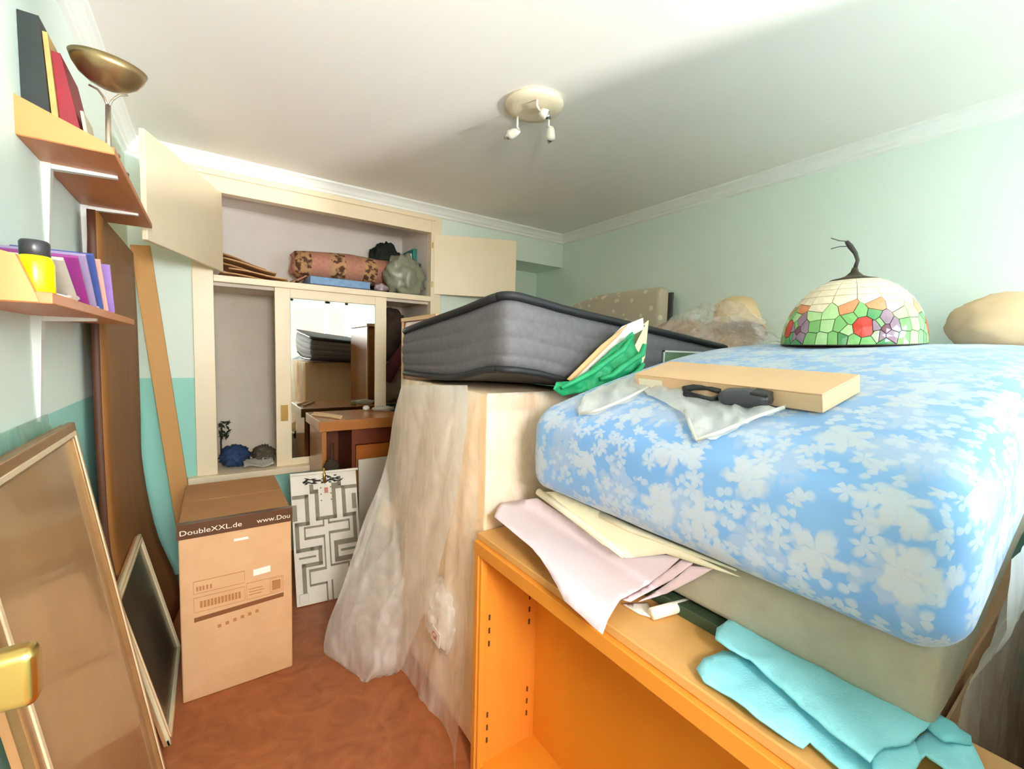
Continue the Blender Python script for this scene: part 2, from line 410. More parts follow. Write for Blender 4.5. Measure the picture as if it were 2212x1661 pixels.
r2.color_ramp.elements[0].position = 0; r2.color_ramp.elements[0].color = (0, 0, 0, 1); r2.color_ramp.elements[1].position = .56; r2.color_ramp.elements[1].color = (1, 1, 1, 1)
L.new(fr.outputs[0], r2.inputs[0])
n3 = N.new('ShaderNodeTexNoise'); n3.inputs['Scale'].default_value = 26; L.new(tc.outputs['Object'], n3.inputs[0])
r3 = N.new('ShaderNodeValToRGB'); r3.color_ramp.elements[0].position = .44; r3.color_ramp.elements[0].color = lin((92, 58, 40)); r3.color_ramp.elements[1].position = .54; r3.color_ramp.elements[1].color = lin((196, 152, 108)); L.new(n3.outputs[0], r3.inputs[0])
mx = N.new('ShaderNodeMix'); mx.data_type = 'RGBA'; L.new(r2.outputs[0], mx.inputs[0]); L.new(ramp.outputs[0], mx.inputs[6]); L.new(r3.outputs[0], mx.inputs[7]); L.new(mx.outputs[2], bs.inputs['Base Color'])
# rolled rug: spiral section swept along x
def rugroll():
    bm = bmesh.new(); n = 28; xs = [.50, .53, .60, .75, .90, 1.05, 1.13, 1.20]
    rings = []
    for i, x in enumerate(xs):
        sag = .95 + .05 * math.sin(i * 2.1)
        k = (.62 if i == 0 else .86 if i == 1 else 1.0) * (1 if i < 6 else .93)
        rings.append([bm.verts.new((x + .012 * math.sin(3 * a), YB + .36 + math.cos(a) * .145 * k, 2.005 + .022 * (x - .5) + math.sin(a) * .118 * sag * k * (1 + .03 * math.sin(2 * a + i)))) for a in (2 * math.pi * q / n for q in range(n))])
    for a, b_ in zip(rings, rings[1:]):
        for q in range(n): f = bm.faces.new((a[q], a[(q + 1) % n], b_[(q + 1) % n], b_[q])); f.smooth = True
    bm.faces.new(rings[0][::-1]); bm.faces.new(rings[-1]); return bm
rr = thing('rolled_rug', (.8, YB + .25, 1.87), 'rolled pink and brown patterned rug on a blue box in top cupboard', 'rug')
link('rug_roll', rugroll(), rug, rr)
link('rug_flap', grid(14, 6, lambda u, v: Vector((.47 + .10 * v, YB + .20 + .14 * u, 1.845 + .07 * v + .02 * math.sin(5 * u) * (1 - v))), .008), rug, rr)
bb = thing('storage_box', (.72, YB + .2, 1.83), 'long pale blue box with a dark lid edge under the rolled rug', 'box')
link('box_body', box((.565, YB + .02, 1.835), (.97, YB + .34, 1.888), .004), mat('pale blue print', (128, 168, 206), .5, (96, 128, 176), 30, .3), bb)
link('lid_edge', box((.545, YB + .015, 1.8255), (1.05, YB + .345, 1.835), .002), mat('dark purple', (74, 50, 72), .5), bb)
for i, (x0, x1, z, a, c) in enumerate(((.06, .40, 0, .10, (206, 166, 120)), (.10, .43, .014, -.16, (216, 178, 134)), (.05, .36, .028, .22, (190, 146, 98)), (.07, .38, .044, -.05, (208, 170, 124)), (.06, .33, .058, .14, (184, 138, 92)))):
    d = Vector((math.cos(a), math.sin(a), -.06 - .05 * i)).normalized(); n_ = Vector((-math.sin(a), math.cos(a), 0))
    p0 = Vector((x0, YB + .04 + .03 * i, ZS + .03 + z * 2.4))
    def bend(u, v, p0=p0, d=d, n_=n_, i=i, w=x1 - x0): return p0 + d * u * w + n_ * v * .26 + Vector((0, 0, .004 * math.sin(3 * u + i) * v + .004 * math.sin(6 * u)))
    lab = ['flat tan paper sheet lying lowest on the cupboard shelf', 'buff paper sheet sticking out towards the shelf edge', 'brown curled kraft sheet in middle of paper pile', 'pale tan folded paper on the paper pile', 'topmost brown paper sheet in cupboard paper pile'][i]
    link('paper_sheet', grid(10, 6, bend, .005), mat('kraft %d' % i, c, .8), None, lab, 'paper', 'papers in the top cupboard')
crumple('plastic_sack', (1.262, YB + .108, 1.972), (.148, .10, .17), 5, mat('grey green sack', (118, 122, 104), .35, (150, 152, 132), 14, .3, bump=.4, bscale=25), 'bulging grey green plastic sack at right end of top cupboard', 'bag', .34, 1.8, .84, ridge=.25)
crumple('dark_bag', (1.26, YB + .545, 2.06), (.16, .06, .25), 9, mat('dark green cloth', (34, 52, 40), .8, (22, 30, 24), 12, .3), 'dark green cloth bag behind the grey sack in top cupboard', 'bag', .3, 2.2, .93)
link('binder', box((1.395, YB + .26, ZS), (1.425, YB + .50, 2.24), .004), mat('teal cover', (40, 140, 122), .5), None, 'tall teal binder standing against cupboard side', 'binder')
link('book', box((1.368, YB + .28, ZS), (1.392, YB + .48, 2.20), .003), mat('pale grey cover', (190, 200, 196), .5), None, 'pale grey book standing beside teal binder', 'book')
crumple('crumpled_wrapper', (1.06, YB + .045, 1.858), (.05, .04, .03), 3, mat('white and purple wrapper', (214, 200, 206), .4, (90, 60, 80), 30, .2), 'small crumpled white and purple wrapper beside grey sack', 'wrapper', .5, 3, .75, sub=3)
# left compartment floor clutter
crumple('cloth_bag', (.118, YB + .18, .66), (.085, .12, .072), 11, mat('navy cloth', (44, 74, 118), .8, (28, 44, 80), 10, .3), 'crumpled navy blue cloth bag on wardrobe floor', 'bag', .4, 2.4, .8)
crumple('cloth_bundle', (.288, YB + .20, .65), (.07, .13, .055), 12, mat('dark patterned cloth', (60, 56, 48), .85, (110, 96, 76), 22, .2), 'dark patterned cloth bundle beside navy bag in wardrobe', 'cloth', .45, 2.8, .83)
link('newspaper', grid(10, 8, lambda u, v: Vector((.16 + .17 * u, YB + .01 + .11 * v, .605 + .035 * v + .010 * math.sin(7 * u + 3 * v) + .012)), .005), mat('newsprint', (200, 194, 182), .8, (150, 146, 138), 60, .2), None, 'crumpled newspaper sheet on the wardrobe sill', 'paper')
pl = thing('dried_plant', (.045, YB + .36, .60), 'small dark dried plant standing in wardrobe corner', 'plant')
link('stem', tube([(.045, YB + .36, .60), (.043, YB + .36, .72), (.05, YB + .35, .86)], .006), mat('dry stem', (60, 54, 34), .9), pl)
lf = bmesh.new(); rnd = random.Random(4)
for k in range(26):
    c = Vector((.055, YB + .35, .82)) + Vector((rnd.uniform(-.02, .035), rnd.uniform(-.05, .05), rnd.uniform(-.06, .06))); u = Vector((rnd.uniform(-1, 1), rnd.uniform(-1, 1), rnd.uniform(-1, 1))).normalized() * .022; w = u.orthogonal().normalized() * .009
    hexa(lf, [c - u, c - w, c + u, c + w] and [c - u, c - w, c + u * .9, c + w, c - u + w.cross(u).normalized() * .002, c - w + w.cross(u).normalized() * .002, c + u + w.cross(u).normalized() * .002, c + w + w.cross(u).normalized() * .002])
fo = link('foliage', lf, mat('dark dry leaf', (38, 44, 28), .8), pl); fo['kind'] = 'stuff'
# right compartment clutter, seen between door and dark mattress
def garment(name, c, rad, seed, col, col2, label, flat=.9, cat='garment'):
    return crumple(name, c, rad, seed, mat(label[:18] + ' m', col, .85, col2, 12, .25, bump=.3, bscale=40), label, cat, .35, 2.2, flat)
garment('hanging_coat', (1.24, YB + .36, 1.52), (.13, .15, .22), 21, (74, 58, 42), (48, 34, 26), 'dark brown coat hanging in the right wardrobe bay', .98)
garment('folded_shirt', (1.37, YB + .10, 1.52), (.05, .06, .10), 22, (178, 172, 172), (150, 146, 150), 'pale grey shirt bunched by the right wardrobe post', .9)
b = tube([(1.32, YB + .13, 1.50), (1.26, YB + .10, 1.40), (1.17, YB + .085, 1.28), (1.11, YB + .09, 1.16)], [.03, .045, .05, .045], 14)
link('scarf', b, mat('dark red knit', (98, 40, 32), .9, (66, 26, 40), 18, .2, bump=.4, bscale=60), None, 'dark red knitted scarf slung across right wardrobe bay', 'scarf', smooth=True)
garment('cloth_heap', (1.24, YB + .32, 1.105), (.15, .14, .155), 23, (170, 152, 132), (140, 120, 100), 'beige cloth heap in the right wardrobe bay', .95, 'cloth')
link('folded_towel', box((1.10, YB + .06, .915), (1.36, YB + .34, .945), .012, 3), mat('teal towel', (70, 112, 98), .9), None, 'folded teal towel under beige cloth heap', 'towel')
for i, (z0, z1, c) in enumerate(((.60, .70, (126, 120, 106)), (.70, .79, (164, 150, 134)), (.79, .85, (150, 108, 70)), (.85, .915, (190, 170, 158)))):
    link('folded_cloth', rbox((.145, .15, (z1 - z0) / 2), .02, (6, 6, 2), 3, lambda p, z=(z0 + z1) / 2, i=i: p + Vector((1.245 + .01 * math.sin(i * 2), YB + .21, z))), mat('folded cloth %d' % i, c, .9, tuple(int(v * .85) for v in c), 14, .3), None,
         ['folded olive grey cloth at the foot of wardrobe stack', 'folded taupe cloth second in wardrobe stack', 'thin folded rust brown cloth in wardrobe stack', 'folded pink beige cloth on top of wardrobe stack'][i], 'cloth', 'folded cloths in the wardrobe')

# ================================================================== DESK IN FRONT OF THE MIRROR
dk = thing('desk', (.95, 2.97, 0), 'brown wooden desk with glossy top standing against the mirrored door', 'desk')
DW = mat('desk brown wood', (178, 118, 62), .3, (160, 98, 46), 6, .3, stretch=(.5, 3, 3), coat=.3)
DR = mat('desk red wood', (118, 56, 26), .4, (96, 42, 18), 6, .3)
DO = mat('desk amber wood', (168, 96, 28), .4, (150, 80, 18), 6, .3)
link('desk_top', box((.512, 2.72, .905), (1.045, 3.165, .968), .004), DW, dk)
link('side_panel', box((.535, 2.76, 0), (.56, 3.15, .905)), DW, dk)
link('side_panel', box((1.01, 2.76, 0), (1.035, 3.15, .905)), DW, dk)
link('partition', box((.71, 2.77, 0), (.73, 3.15, .905)), DR, dk)
link('apron', box((.73, 2.775, .80), (1.01, 2.795, .905), .002), DR, dk)
dr = link('drawer', box((.735, 2.765, .50), (1.005, 2.79, .795), .003), DO, dk); link('drawer_knob', lathe([(0, -.02), (.012, -.02), (.014, -.012), (.008, -.006), (.008, 0)], (.87, 2.765, .65), (0, 1, 0), 16), BRASS, dr)
link('drawer', box((.735, 2.765, .18), (1.005, 2.79, .49), .003), DO, dk)
link('back_panel', box((.56, 3.13, .1), (1.01, 3.145, .905)), DR, dk)
for i, (a, b_) in enumerate((((.545, 3.05), (.66, 2.82)), ((.52, 2.98), (.64, 2.76)))):
    link('wooden_stick', tube([(a[0], a[1], .976), ((a[0] + b_[0]) / 2, (a[1] + b_[1]) / 2, .978), (b_[0], b_[1], .976)], .008, 8), mat('pale stick', (220, 190, 150), .6), None, ['pale wooden stick lying on desk further from its end', 'pale wooden stick lying along the desk end'][i], 'stick')
crumple('plastic_scrap', (.99, 3.03, .985), (.07, .05, .018), 31, BAGW, 'white plastic scrap lying on the desk by the door stile', 'plastic', .5, 3, .9, sub=3)
crumple('tissue_scrap', (.89, 3.09, .985), (.022, .02, .018), 32, mat('tissue', (228, 222, 212), .8), 'small crumpled white tissue on the desk top', 'tissue', .5, 3, .9, sub=3)

# ================================================================== LEFT WALL SHELVES
SX0 = XL
def bracket(parent, y, z, depth, drop=.26):
    bm = bmesh.new(); w = .012
    # tapered wall leg, arm and web
    hexa(bm, [(SX0, y - .016, z), (SX0 + .008, y - .016, z), (SX0 + .008, y + .016, z), (SX0, y + .016, z)][::-1] and
         [(SX0, y - .005, z - drop), (SX0 + .006, y - .005, z - drop), (SX0 + .006, y + .005, z - drop), (SX0, y + .005, z - drop),
          (SX0, y - .016, z), (SX0 + .02, y - .016, z), (SX0 + .02, y + .016, z), (SX0, y + .016, z)])
    hexa(bm, [(SX0, y - .011, z - .014), (SX0 + depth, y - .009, z - .007), (SX0 + depth, y + .009, z - .007), (SX0, y + .011, z - .014),
              (SX0, y - .011, z), (SX0 + depth, y - .009, z), (SX0 + depth, y + .009, z), (SX0, y + .011, z)])
    link('bracket', bm, WHITE, parent)
us = thing('wall_shelf', (-.28, 1.98, 1.88), 'upper cherry laminate wall shelf holding books and a gold bowl lamp', 'shelf', 'shelves on the left wall')
link('board', box((XL, 1.55, 1.882), (-.195, 2.42, 1.902), .002), SHELFW, us)
b = bmesh.new(); hexa(b, [(XL, 1.548, 1.884), (-.195, 1.548, 1.884), (-.195, 1.564, 1.884), (XL, 1.564, 1.884), (XL, 1.548, 1.975), (-.205, 1.548, 1.905), (-.205, 1.564, 1.905), (XL, 1.564, 1.975)])
link('end_panel', b, mat('shelf end orange', (222, 150, 92), .45, (212, 136, 76), 6, .3), us)
bracket(us, 1.745, 1.882, .155, .24); bracket(us, 2.185, 1.882, .155, .24)
ls = thing('wall_shelf', (-.28, 1.6, 1.46), 'lower cherry laminate wall shelf holding a yellow bottle and magazines', 'shelf', 'shelves on the left wall')
link('board', box((XL, 1.06, 1.462), (-.22, 2.02, 1.482), .002), SHELFW, ls)
b = bmesh.new(); hexa(b, [(XL, 1.056, 1.464), (-.235, 1.056, 1.464), (-.235, 1.072, 1.464), (XL, 1.072, 1.464), (XL, 1.056, 1.565), (-.26, 1.056, 1.54), (-.26, 1.072, 1.54), (XL, 1.072, 1.565)])
link('end_panel', b, MATS['shelf end orange'], ls)
bracket(ls, 1.60, 1.462, .12, .27)
# --- upper shelf things
def book(name, y0, y1, xa, xb, h, lean, c, label, cat='book', z=1.9022, f=.72):
    "slab standing parallel to the wall, its top leaning onto the wall"
    bm = bmesh.new(); k = math.tan(lean) * h
    hexa(bm, [(xa, y0, z), (xb, y0, z), (xb, y1, z), (xa, y1, z), (max(-.3695, xa - k), y0, z + h), (max(-.3695, xa - k) + (xb - xa) * f, y0, z + h), (max(-.3695, xa - k) + (xb - xa) * f, y1, z + h), (max(-.3695, xa - k), y1, z + h)])
    return link(name, bm, mat(label[:16], c, .5, tuple(int(v * .8) for v in c), 10, .4), None, label, cat)
book('ring_binder', 1.60, 1.78, -.369, -.318, .290, .0, (44, 50, 48), 'black ring binder standing against the wall on upper shelf', 'binder')
book('thin_book', 1.61, 1.80, -.3165, -.304, .262, .05, (232, 186, 110), 'thin amber covered book between black binder and red book')
book('red_book', 1.62, 1.80, -.3025, -.262, .225, .065, (160, 30, 46), 'dark red hardback leaning beside the amber book', f=.4)
book('cream_card', 1.63, 1.74, -.2605, -.252, .10, .10, (232, 214, 178), 'small cream card standing beside the red book', 'card')
link('small_carton', box((-.300, 1.815, 1.9022), (-.235, 1.90, 1.985), .003), mat('tan carton', (206, 160, 124), .7), None, 'small tan carton on the upper wall shelf', 'box')
tl = thing('uplighter_lamp', (-.222, 1.62, 1.9022), 'brushed gold bowl uplighter lamp on thin forked stem', 'lamp')
GOLD = mat('brushed gold', (176, 152, 112), .34, (164, 138, 96), 30, .4, metal=.85)
bc = Vector((-.222, 1.70, 2.105)); bax = Vector((.06, -.10, 1)).normalized()
pr = [(.0, 0), (.022, .001), (.042, .009), (.062, .024), (.076, .045), (.083, .064), (.080, .064), (.073, .047), (.060, .028), (.041, .013), (.02, .005), (0, .004)]
link('bowl', lathe(pr, bc, bax, 48), GOLD, tl, smooth=True)
link('stem', tube([(-.216, 1.618, 1.906), (-.218, 1.64, 1.97), (-.221, 1.675, 2.05)], .006, 10), mat('pale steel', (205, 190, 170), .3, metal=.8), tl, smooth=True)
for s in (-1, 1):
    link('fork_arm', tube([(-.221, 1.675, 2.045), (-.221 + s * .008, 1.682, 2.07), (-.221 + s * .022, 1.69, 2.092), (-.221 + s * .04, 1.695, 2.10)], .0028, 8), MATS['pale steel'], tl, smooth=True)
link('lamp_foot', lathe([(0, 0), (.024, 0), (.024, .004), (.006, .008), (0, .008)], (-.216, 1.618, 1.9022), (0, 0, 1), 24), MATS['pale steel'], tl)
link('pen', tube([(-.21, 1.86, 1.908), (-.20, 1.79, 1.908)], .006, 8), BLACK, None, 'short black pen lying at the upper shelf edge', 'pen')
# --- lower shelf things
yb = thing('glue_bottle', (-.262, 1.10, 1.482), 'bright yellow plastic bottle with black screw cap on lower shelf', 'bottle')
link('bottle_body', lathe([(0, 0), (.0225, 0), (.024, .003), (.024, .052), (.021, .062), (.017, .068), (0, .068)], (-.252, 1.122, 1.4822), (0, 0, 1), 32), mat('yellow plastic', (250, 212, 0), .3), yb, smooth=True)
link('bottle_cap', lathe([(.0175, .064), (.0195, .066), (.0195, .088), (.017, .092), (0, .092)], (-.252, 1.122, 1.4822), (0, 0, 1), 32), mat('charcoal plastic', (52, 50, 54), .35), yb, smooth=True)
mags = (((196, 190, 176), 'cream paper pad lying open on lower shelf behind the yellow bottle', 1.30, .95, .10),
        ((146, 52, 128), 'magenta magazine leaning on lower shelf beside the cream pad', 1.40, .80, .10),
        ((160, 140, 178), 'lilac magazine leaning between magenta and navy magazines', 1.46, .72, .105),
        ((70, 86, 150), 'navy blue magazine leaning on lower shelf', 1.53, .66, .105),
        ((232, 170, 160), 'pink magazine leaning beside the navy one', 1.58, .60, .105),
        ((150, 118, 186), 'violet folder standing at far end of lower shelf', 1.66, .38, .11))
for i, (c, lab, y, lean, hh) in enumerate(mags):
    up = Vector((0, -math.sin(lean), math.cos(lean))); n = Vector((0, math.cos(lean), math.sin(lean)))
    link('magazine', slab((-.362, y, 1.4825), (1, 0, 0), up, n, .13 + .002 * i, .155 - .01 * abs(3 - i) , .008, .001), mat('magazine cover %d' % i, c, .35, tuple(int(v * .88) for v in c), 20, .3), None, lab, 'magazine', 'papers leaning on the lower shelf')
link('white_cable', tube([(-.245, 1.15, 1.486), (-.24, 1.25, 1.488), (-.25, 1.36, 1.50), (-.238, 1.5, 1.487), (-.234, 1.62, 1.487), (-.245, 1.68, 1.487)], .0045, 8), mat('white cable', (236, 222, 216), .5), None, 'white cable trailing along the lower shelf edge', 'cable', smooth=True)
link('teal_box', box((-.365, 1.10, 1.4822), (-.318, 1.16, 1.575), .003), mat('teal card', (40, 140, 120), .6), None, 'small teal box against the wall on lower shelf', 'box')

# ================================================================== BOARDS AND FRAMES LEANING ON THE LEFT WALL
BW = mat('brown board', (150, 100, 48), .55, (128, 80, 34), 4, .3, stretch=(3, 3, .4)); BWD = mat('dark board edge', (78, 40, 18), .6)
PL = mat('light plank', (204, 152, 88), .6, (192, 138, 74), 5, .3, stretch=(3, 3, .4))
RE = [(0, -.170), (.16, -.205), (.41, -.275), (.79, -.322), (1.03, -.322), (1.5, -.322), (1.845, -.328)]     # far edge: height, distance from the wall plane
LE = [(0, -.285), (.4, -.295), (.66, -.325), (.9, -.330), (1.14, -.332), (1.845, -.328)]
def bd(u, v):           # u along y, v up; warped sheet
    z = 1.845 * v
    return Vector((spline(LE, z) * (1 - u) + spline(RE, z) * u + .002, 2.06 + (2.90 - 2.06) * u, z))
wb = thing('leaning_board', (-.2, 2.6, 0), 'wide warped brown wooden board leaning against the left wall', 'board')
link('panel', grid(8, 20, bd, .016), BW, wb)
link('edge_strip', grid(2, 20, lambda u, v: bd(0, v) + Vector((.012 - .022 * u, -.003, 0)), .004), BWD, wb)
pt = Vector((-.352, 3.165, 1.93)); pb = Vector((-.155, 3.12, 0)); up = (pt - pb).normalized()
link('leaning_plank', slab(pb, (.98, 0, .1), up, (0, 1, 0), .085, (pt - pb).length, .03, .003), PL, None, 'narrow light wooden plank leaning into the wall corner', 'plank')
def framed(name, P, e, upv, w, h, t, fw_, label, fm, gm, cat, rnd_=0):
    "frame in the plane spanned by e and upv"
    P = Vector(P); e = Vector(e).normalized(); upv = Vector(upv); upv = (upv - e * upv.dot(e)).normalized(); n = e.cross(upv)
    if n.x < 0: n = -n
    o = thing(name, P, label, cat)
    link('backing', slab(P + e * .004 + upv * .004 - n * t, e, upv, n, w - .008, h - .008, t * .5), CARDIN, o)
    link('glazing', slab(P + e * fw_ * .8 + upv * fw_ * .8 - n * t * .5, e, upv, n, w - fw_ * 1.6, h - fw_ * 1.6, t * .12), gm, o)
    for a, su, sv in ((P, w, fw_), (P + upv * (h - fw_), w, fw_), (P, fw_, h), (P + e * (w - fw_), fw_, h)):
        bm = slab(a - n * t * .6, e, upv, n, su, sv, t * .6, .004, 3)
        r = link('frame_rail', bm, fm, o)
        c = a + (upv * fw_ * .62 if sv == fw_ else e * fw_ * .62); 
    for a, su, sv in ((P + e * fw_ * .55 + upv * fw_ * .55, w - fw_ * 1.1, fw_ * .3), (P + e * fw_ * .55 + upv * (h - fw_ * .85), w - fw_ * 1.1, fw_ * .3), (P + e * fw_ * .55 + upv * fw_ * .55, fw_ * .3, h - fw_ * 1.1), (P + e * (w - fw_ * .85) + upv * fw_ * .55, fw_ * .3, h - fw_ * 1.1)):
        link('frame_bead', slab(a - n * .002, e, upv, n, su, sv, .005, .0015), MATS['pale gilt'], o)
    return o
mat('pale gilt', (236, 214, 178), .3, metal=.3)
FR1 = mat('bronze gilt frame', (150, 112, 70), .32, (180, 140, 96), 14, .3, metal=.5)
GLZ = mat('tan glazed print', (172, 136, 96), .22, (152, 116, 76), 3, .3, coat=.3)
f1t = onx(150, 918, -.322); f1b = onz(368, 1661, .0); f1b = Vector((-.142, 1.79, 0)); upv = Vector((f1t.x - f1b.x, 0, f1t.z))
framed('picture_frame', (f1b.x, .99, .002), (0, 1, 0), upv, .715, upv.length, .03, .042, 'tall bronze gilt framed print leaning against the left wall', FR1, GLZ, 'picture frame')
gpm = mat('pane green glass', (176, 206, 186), .1)
link('glass_sheet', slab((-.205, .97, .002), (0, 1, 0), (-.158, 0, 1.205), (1, 0, .15), .66, 1.215, .006), film('greenish glass', .3, (190, 214, 196), .1), None, 'greenish glass sheet leaning behind the bronze picture frame', 'glass')
P1 = Vector((-.14, 1.83, .003)); u2 = Vector((-.125, -.02, .56))
framed('leaning_mirror', P1, (0, 1, 0), u2, .60, .585, .022, .028, 'smaller cream edged framed mirror leaning behind the large frame', mat('cream frame', (214, 196, 160), .45), mat('dark silvered mirror', (150, 140, 116), .22, (70, 66, 48), 4, .2, metal=.6), 'mirror')

# ================================================================== DOOR LEAF WITH BRASS LEVER (beside the camera)
dl = thing('door_2', (-.26, .2, 0), None, None); dl['kind'] = 'structure'
link('door_leaf', box((-.262, -.24, .01), (-.222, .655, 2.02), .003), mat('door white paint', (228, 222, 208), .4), dl)
hp = link('handle_plate', box((-.222, .555, .93), (-.216, .60, 1.14), .002), BRASS, dl)
hn = link('lever_neck', tube([(-.216, .578, 1.075), (-.185, .578, 1.075)], .012, 14), BRASS, dl, smooth=True)
link('lever_grip', rbox((.050, .013, .024), .009, (6, 2, 2), 4, lambda p: Vector((-.190 + p.x, .585 + p.y - .1 * (p.x + .05), 1.086 + p.z * (1 + 2.0 * (p.x + .05)) + .02 * p.x))), BRASS, dl, smooth=True)

# ================================================================== CARDBOARD BOX WITH PRINTED TAPE
cb = thing('cardboard_box', (.07, 2.31, 0), 'tall brown cardboard box sealed with dark printed tape', 'box')
BX0, BX1, BY0, BY1, BZ = -.118, .268, 2.03, 2.60, .712
def bulge(p):
    q = p + Vector(((BX0 + BX1) / 2, (BY0 + BY1) / 2, BZ / 2))
    if p.y < -.2: q.y -= .008 * math.sin(math.pi * min(1, max(0, q.z / BZ)))
    return q
link('carton', rbox(((BX1 - BX0) / 2, (BY1 - BY0) / 2, BZ / 2), .006, (4, 4, 8), 2, bulge), CARD, cb)
for y0, y1 in ((BY0 + .004, (BY0 + BY1) / 2 - .002), ((BY0 + BY1) / 2 + .002, BY1 - .004)): link('top_flap', box((BX0 + .004, y0, BZ + .0005), (BX1 - .004, y1, BZ + .005), .001), mat('flap shade brown', (176, 128, 80), .75, (166, 116, 70), 8, .4), cb)  # top flaps darker than the carton: shade painted into their colour
TAPE = mat('dark brown tape', (86, 54, 34), .3); INKW = mat('white ink', (232, 220, 200), .6); INK = mat('brown ink', (120, 72, 34), .7); INKL = mat('light brown ink', (166, 112, 62), .7)
yf = BY0 - .0095
tp = link('tape', box((BX0 - .004, yf - .001, BZ - .052), (BX1 + .004, yf + .008, BZ + .0055)), TAPE, cb)
text('tape_lettering', 'DoubleXXL.de', (BX0 + .006, yf - .0018, BZ - .036), (1, 0, 0), (0, 0, 1), .020, INKW, tp, .20)
text('tape_lettering', 'www.Dou', (BX0 + .258, yf - .0018, BZ - .036), (1, 0, 0), (0, 0, 1), .020, INKW, tp, .122)
link('tape_tail', box((BX0 - .004, BY0 - .008, BZ + .0052), (BX1 + .004, BY0 + .02, BZ + .0062)), TAPE, cb)
def pr_rect(x0, z0, x1, z1, w=.0012, m=INKL):
    b = bmesh.new(); y = BY0 - .0087
    for a, c in (((x0, z0), (x1, z0 + w)), ((x0, z1 - w), (x1, z1)), ((x0, z0), (x0 + w, z1)), ((x1 - w, z0), (x1, z1))): box((a[0], y, a[1]), (c[0], y + .003, c[1]), bm=b)
    link('printed_outline', b, m, cb)
pr_rect(-.075, .435, .095, .485); pr_rect(-.075, .36, .095, .42); pr_rect(.10, .36, .235, .43); pr_rect(.185, .367, .230, .424)
b = bmesh.new(); box((.192, BY0 - .0088, .374), (.224, BY0 - .005, .415), bm=b); link('printed_square', b, INKL, cb)
b = bmesh.new(); hexa(b, [(-.075, yf + .001, .322), (.235, yf + .001, .335), (.235, yf + .004, .335), (-.075, yf + .004, .322), (-.075, yf + .001, .340), (.235, yf + .001, .353), (.235, yf + .004, .353), (-.075, yf + .004, .340)]); link('printed_bar', b, INK, cb)
b = bmesh.new(); rnd = random.Random(3)
for zz in (.377, .389, .401): box((.108, BY0 - .0088, zz), (.108 + rnd.uniform(.04, .068), BY0 - .005, zz + .0025), bm=b)
for xx in (-.066, -.056, -.046, -.034, -.022): box((xx, BY0 - .0088, .445), (xx + .006, BY0 - .005, .462), bm=b)
for k in range(12): box((-.055 + .0115 * k, BY0 - .0088, .375), (-.047 + .0115 * k, BY0 - .005, .402), bm=b)
link('printed_text', b, INKL, cb)['kind'] = 'stuff'
b = bmesh.new()
for k in range(6): box((.0 + .026 * k, BY0 - .0088, .275 + .004 * k), (.012 + .026 * k, BY0 - .005, .288 + .004 * k), bm=b)
link('printed_symbols', b, INKL, cb)['kind'] = 'stuff'
link('white_sticker', slab((.125, BY0 - .010, .455), (1, 0, .06), (0, 0, 1), (0, 1, 0), .062, .026, .004), mat('sticker white', (236, 230, 220), .5), cb)
link('white_sticker', slab((.06, BY0 - .010, .617), (1, 0, .0), (0, 0, 1), (0, 1, 0), .05, .010, .004), MATS['sticker white'], cb)

# ================================================================== WHITE PANEL WITH GREY TRACKS
pn = thing('heater_panel', (.53, 2.54, 0), 'white panel with grey circuit-like tracks leaning against desk front', 'panel')
PO = Vector((.352, 2.49, .004)); pe = Vector((1, -.10, 0)).normalized(); pu = Vector((-.01, .13, .69)).normalized(); pnn = pe.cross(pu); pnn = pnn if pnn.y < 0 else -pnn
PW, PH = .345, .70
PWH = mat('panel white', (226, 222, 210), .5, (206, 200, 184), 8, .4); TRK = mat('track grey', (140, 134, 112), .55, (112, 106, 84), 20, .3)
link('panel_sheet', slab(PO - pnn * .012, pe, pu, pnn, PW, PH, .012, .003), PWH, pn)
link('panel_lip', slab(PO + pu * PH - pnn * .012, pe, pu, pnn, PW + .01, .012, .03, .002), PWH, pn)
def track(pts, w=.012):
    b = bmesh.new(); pts = [Vector(p) for p in pts]
    for a, c in zip(pts, pts[1:]):
        lo = Vector((min(a.x, c.x) - w / 2, min(a.y, c.y) - w / 2)); hi = Vector((max(a.x, c.x) + w / 2, max(a.y, c.y) + w / 2))
        p = PO + pe * lo.x * PW + pu * lo.y * PH
        hexa(b, [PO + pe * X * 1 + pu * Y * 1 + pnn * Z for Z in (0, .004) for X, Y in ((lo.x, lo.y), (hi.x, lo.y), (hi.x, hi.y), (lo.x, hi.y))])
    link('track', b, TRK, pn)
def T(*p): return [(x * PW, y * PH) for x, y in p]
cx_ = .5
track(T((.30, .905), (.30, .86), (.37, .86), (.37, .645), (.63, .645), (.63, .88), (.72, .90), (.72, .95)), .020)
track(T((.04, .83), (.22, .83), (.22, .62), (.06, .62), (.06, .42), (.26, .42), (.38, .42), (.38, .30), (.13, .30), (.13, .10)), .020)
track(T((.97, .87), (.78, .87), (.78, .645), (.93, .645), (.93, .44), (.62, .43), (.62, .31), (.86, .30), (.86, .13)), .020)
track(T((.45, .64), (.45, .59), (.17, .585), (.17, .50), (.45, .51), (.45, .26), (.21, .25), (.21, .14), (.45, .145), (.45, .0)), .007)
track(T((.53, .64), (.53, .60), (.84, .605), (.84, .53), (.53, .52), (.53, .265), (.80, .27), (.80, .17)), .007)
track(T((.53, .15), (.53, .0)), .007)
track(T((.08, .36), (.30, .36)), .009); track(T((.70, .37), (.92, .375)), .009)
track(T((.03, .76), (.05, .66)), .016); track(T((.95, .80), (.93, .70)), .016)
b = bmesh.new()
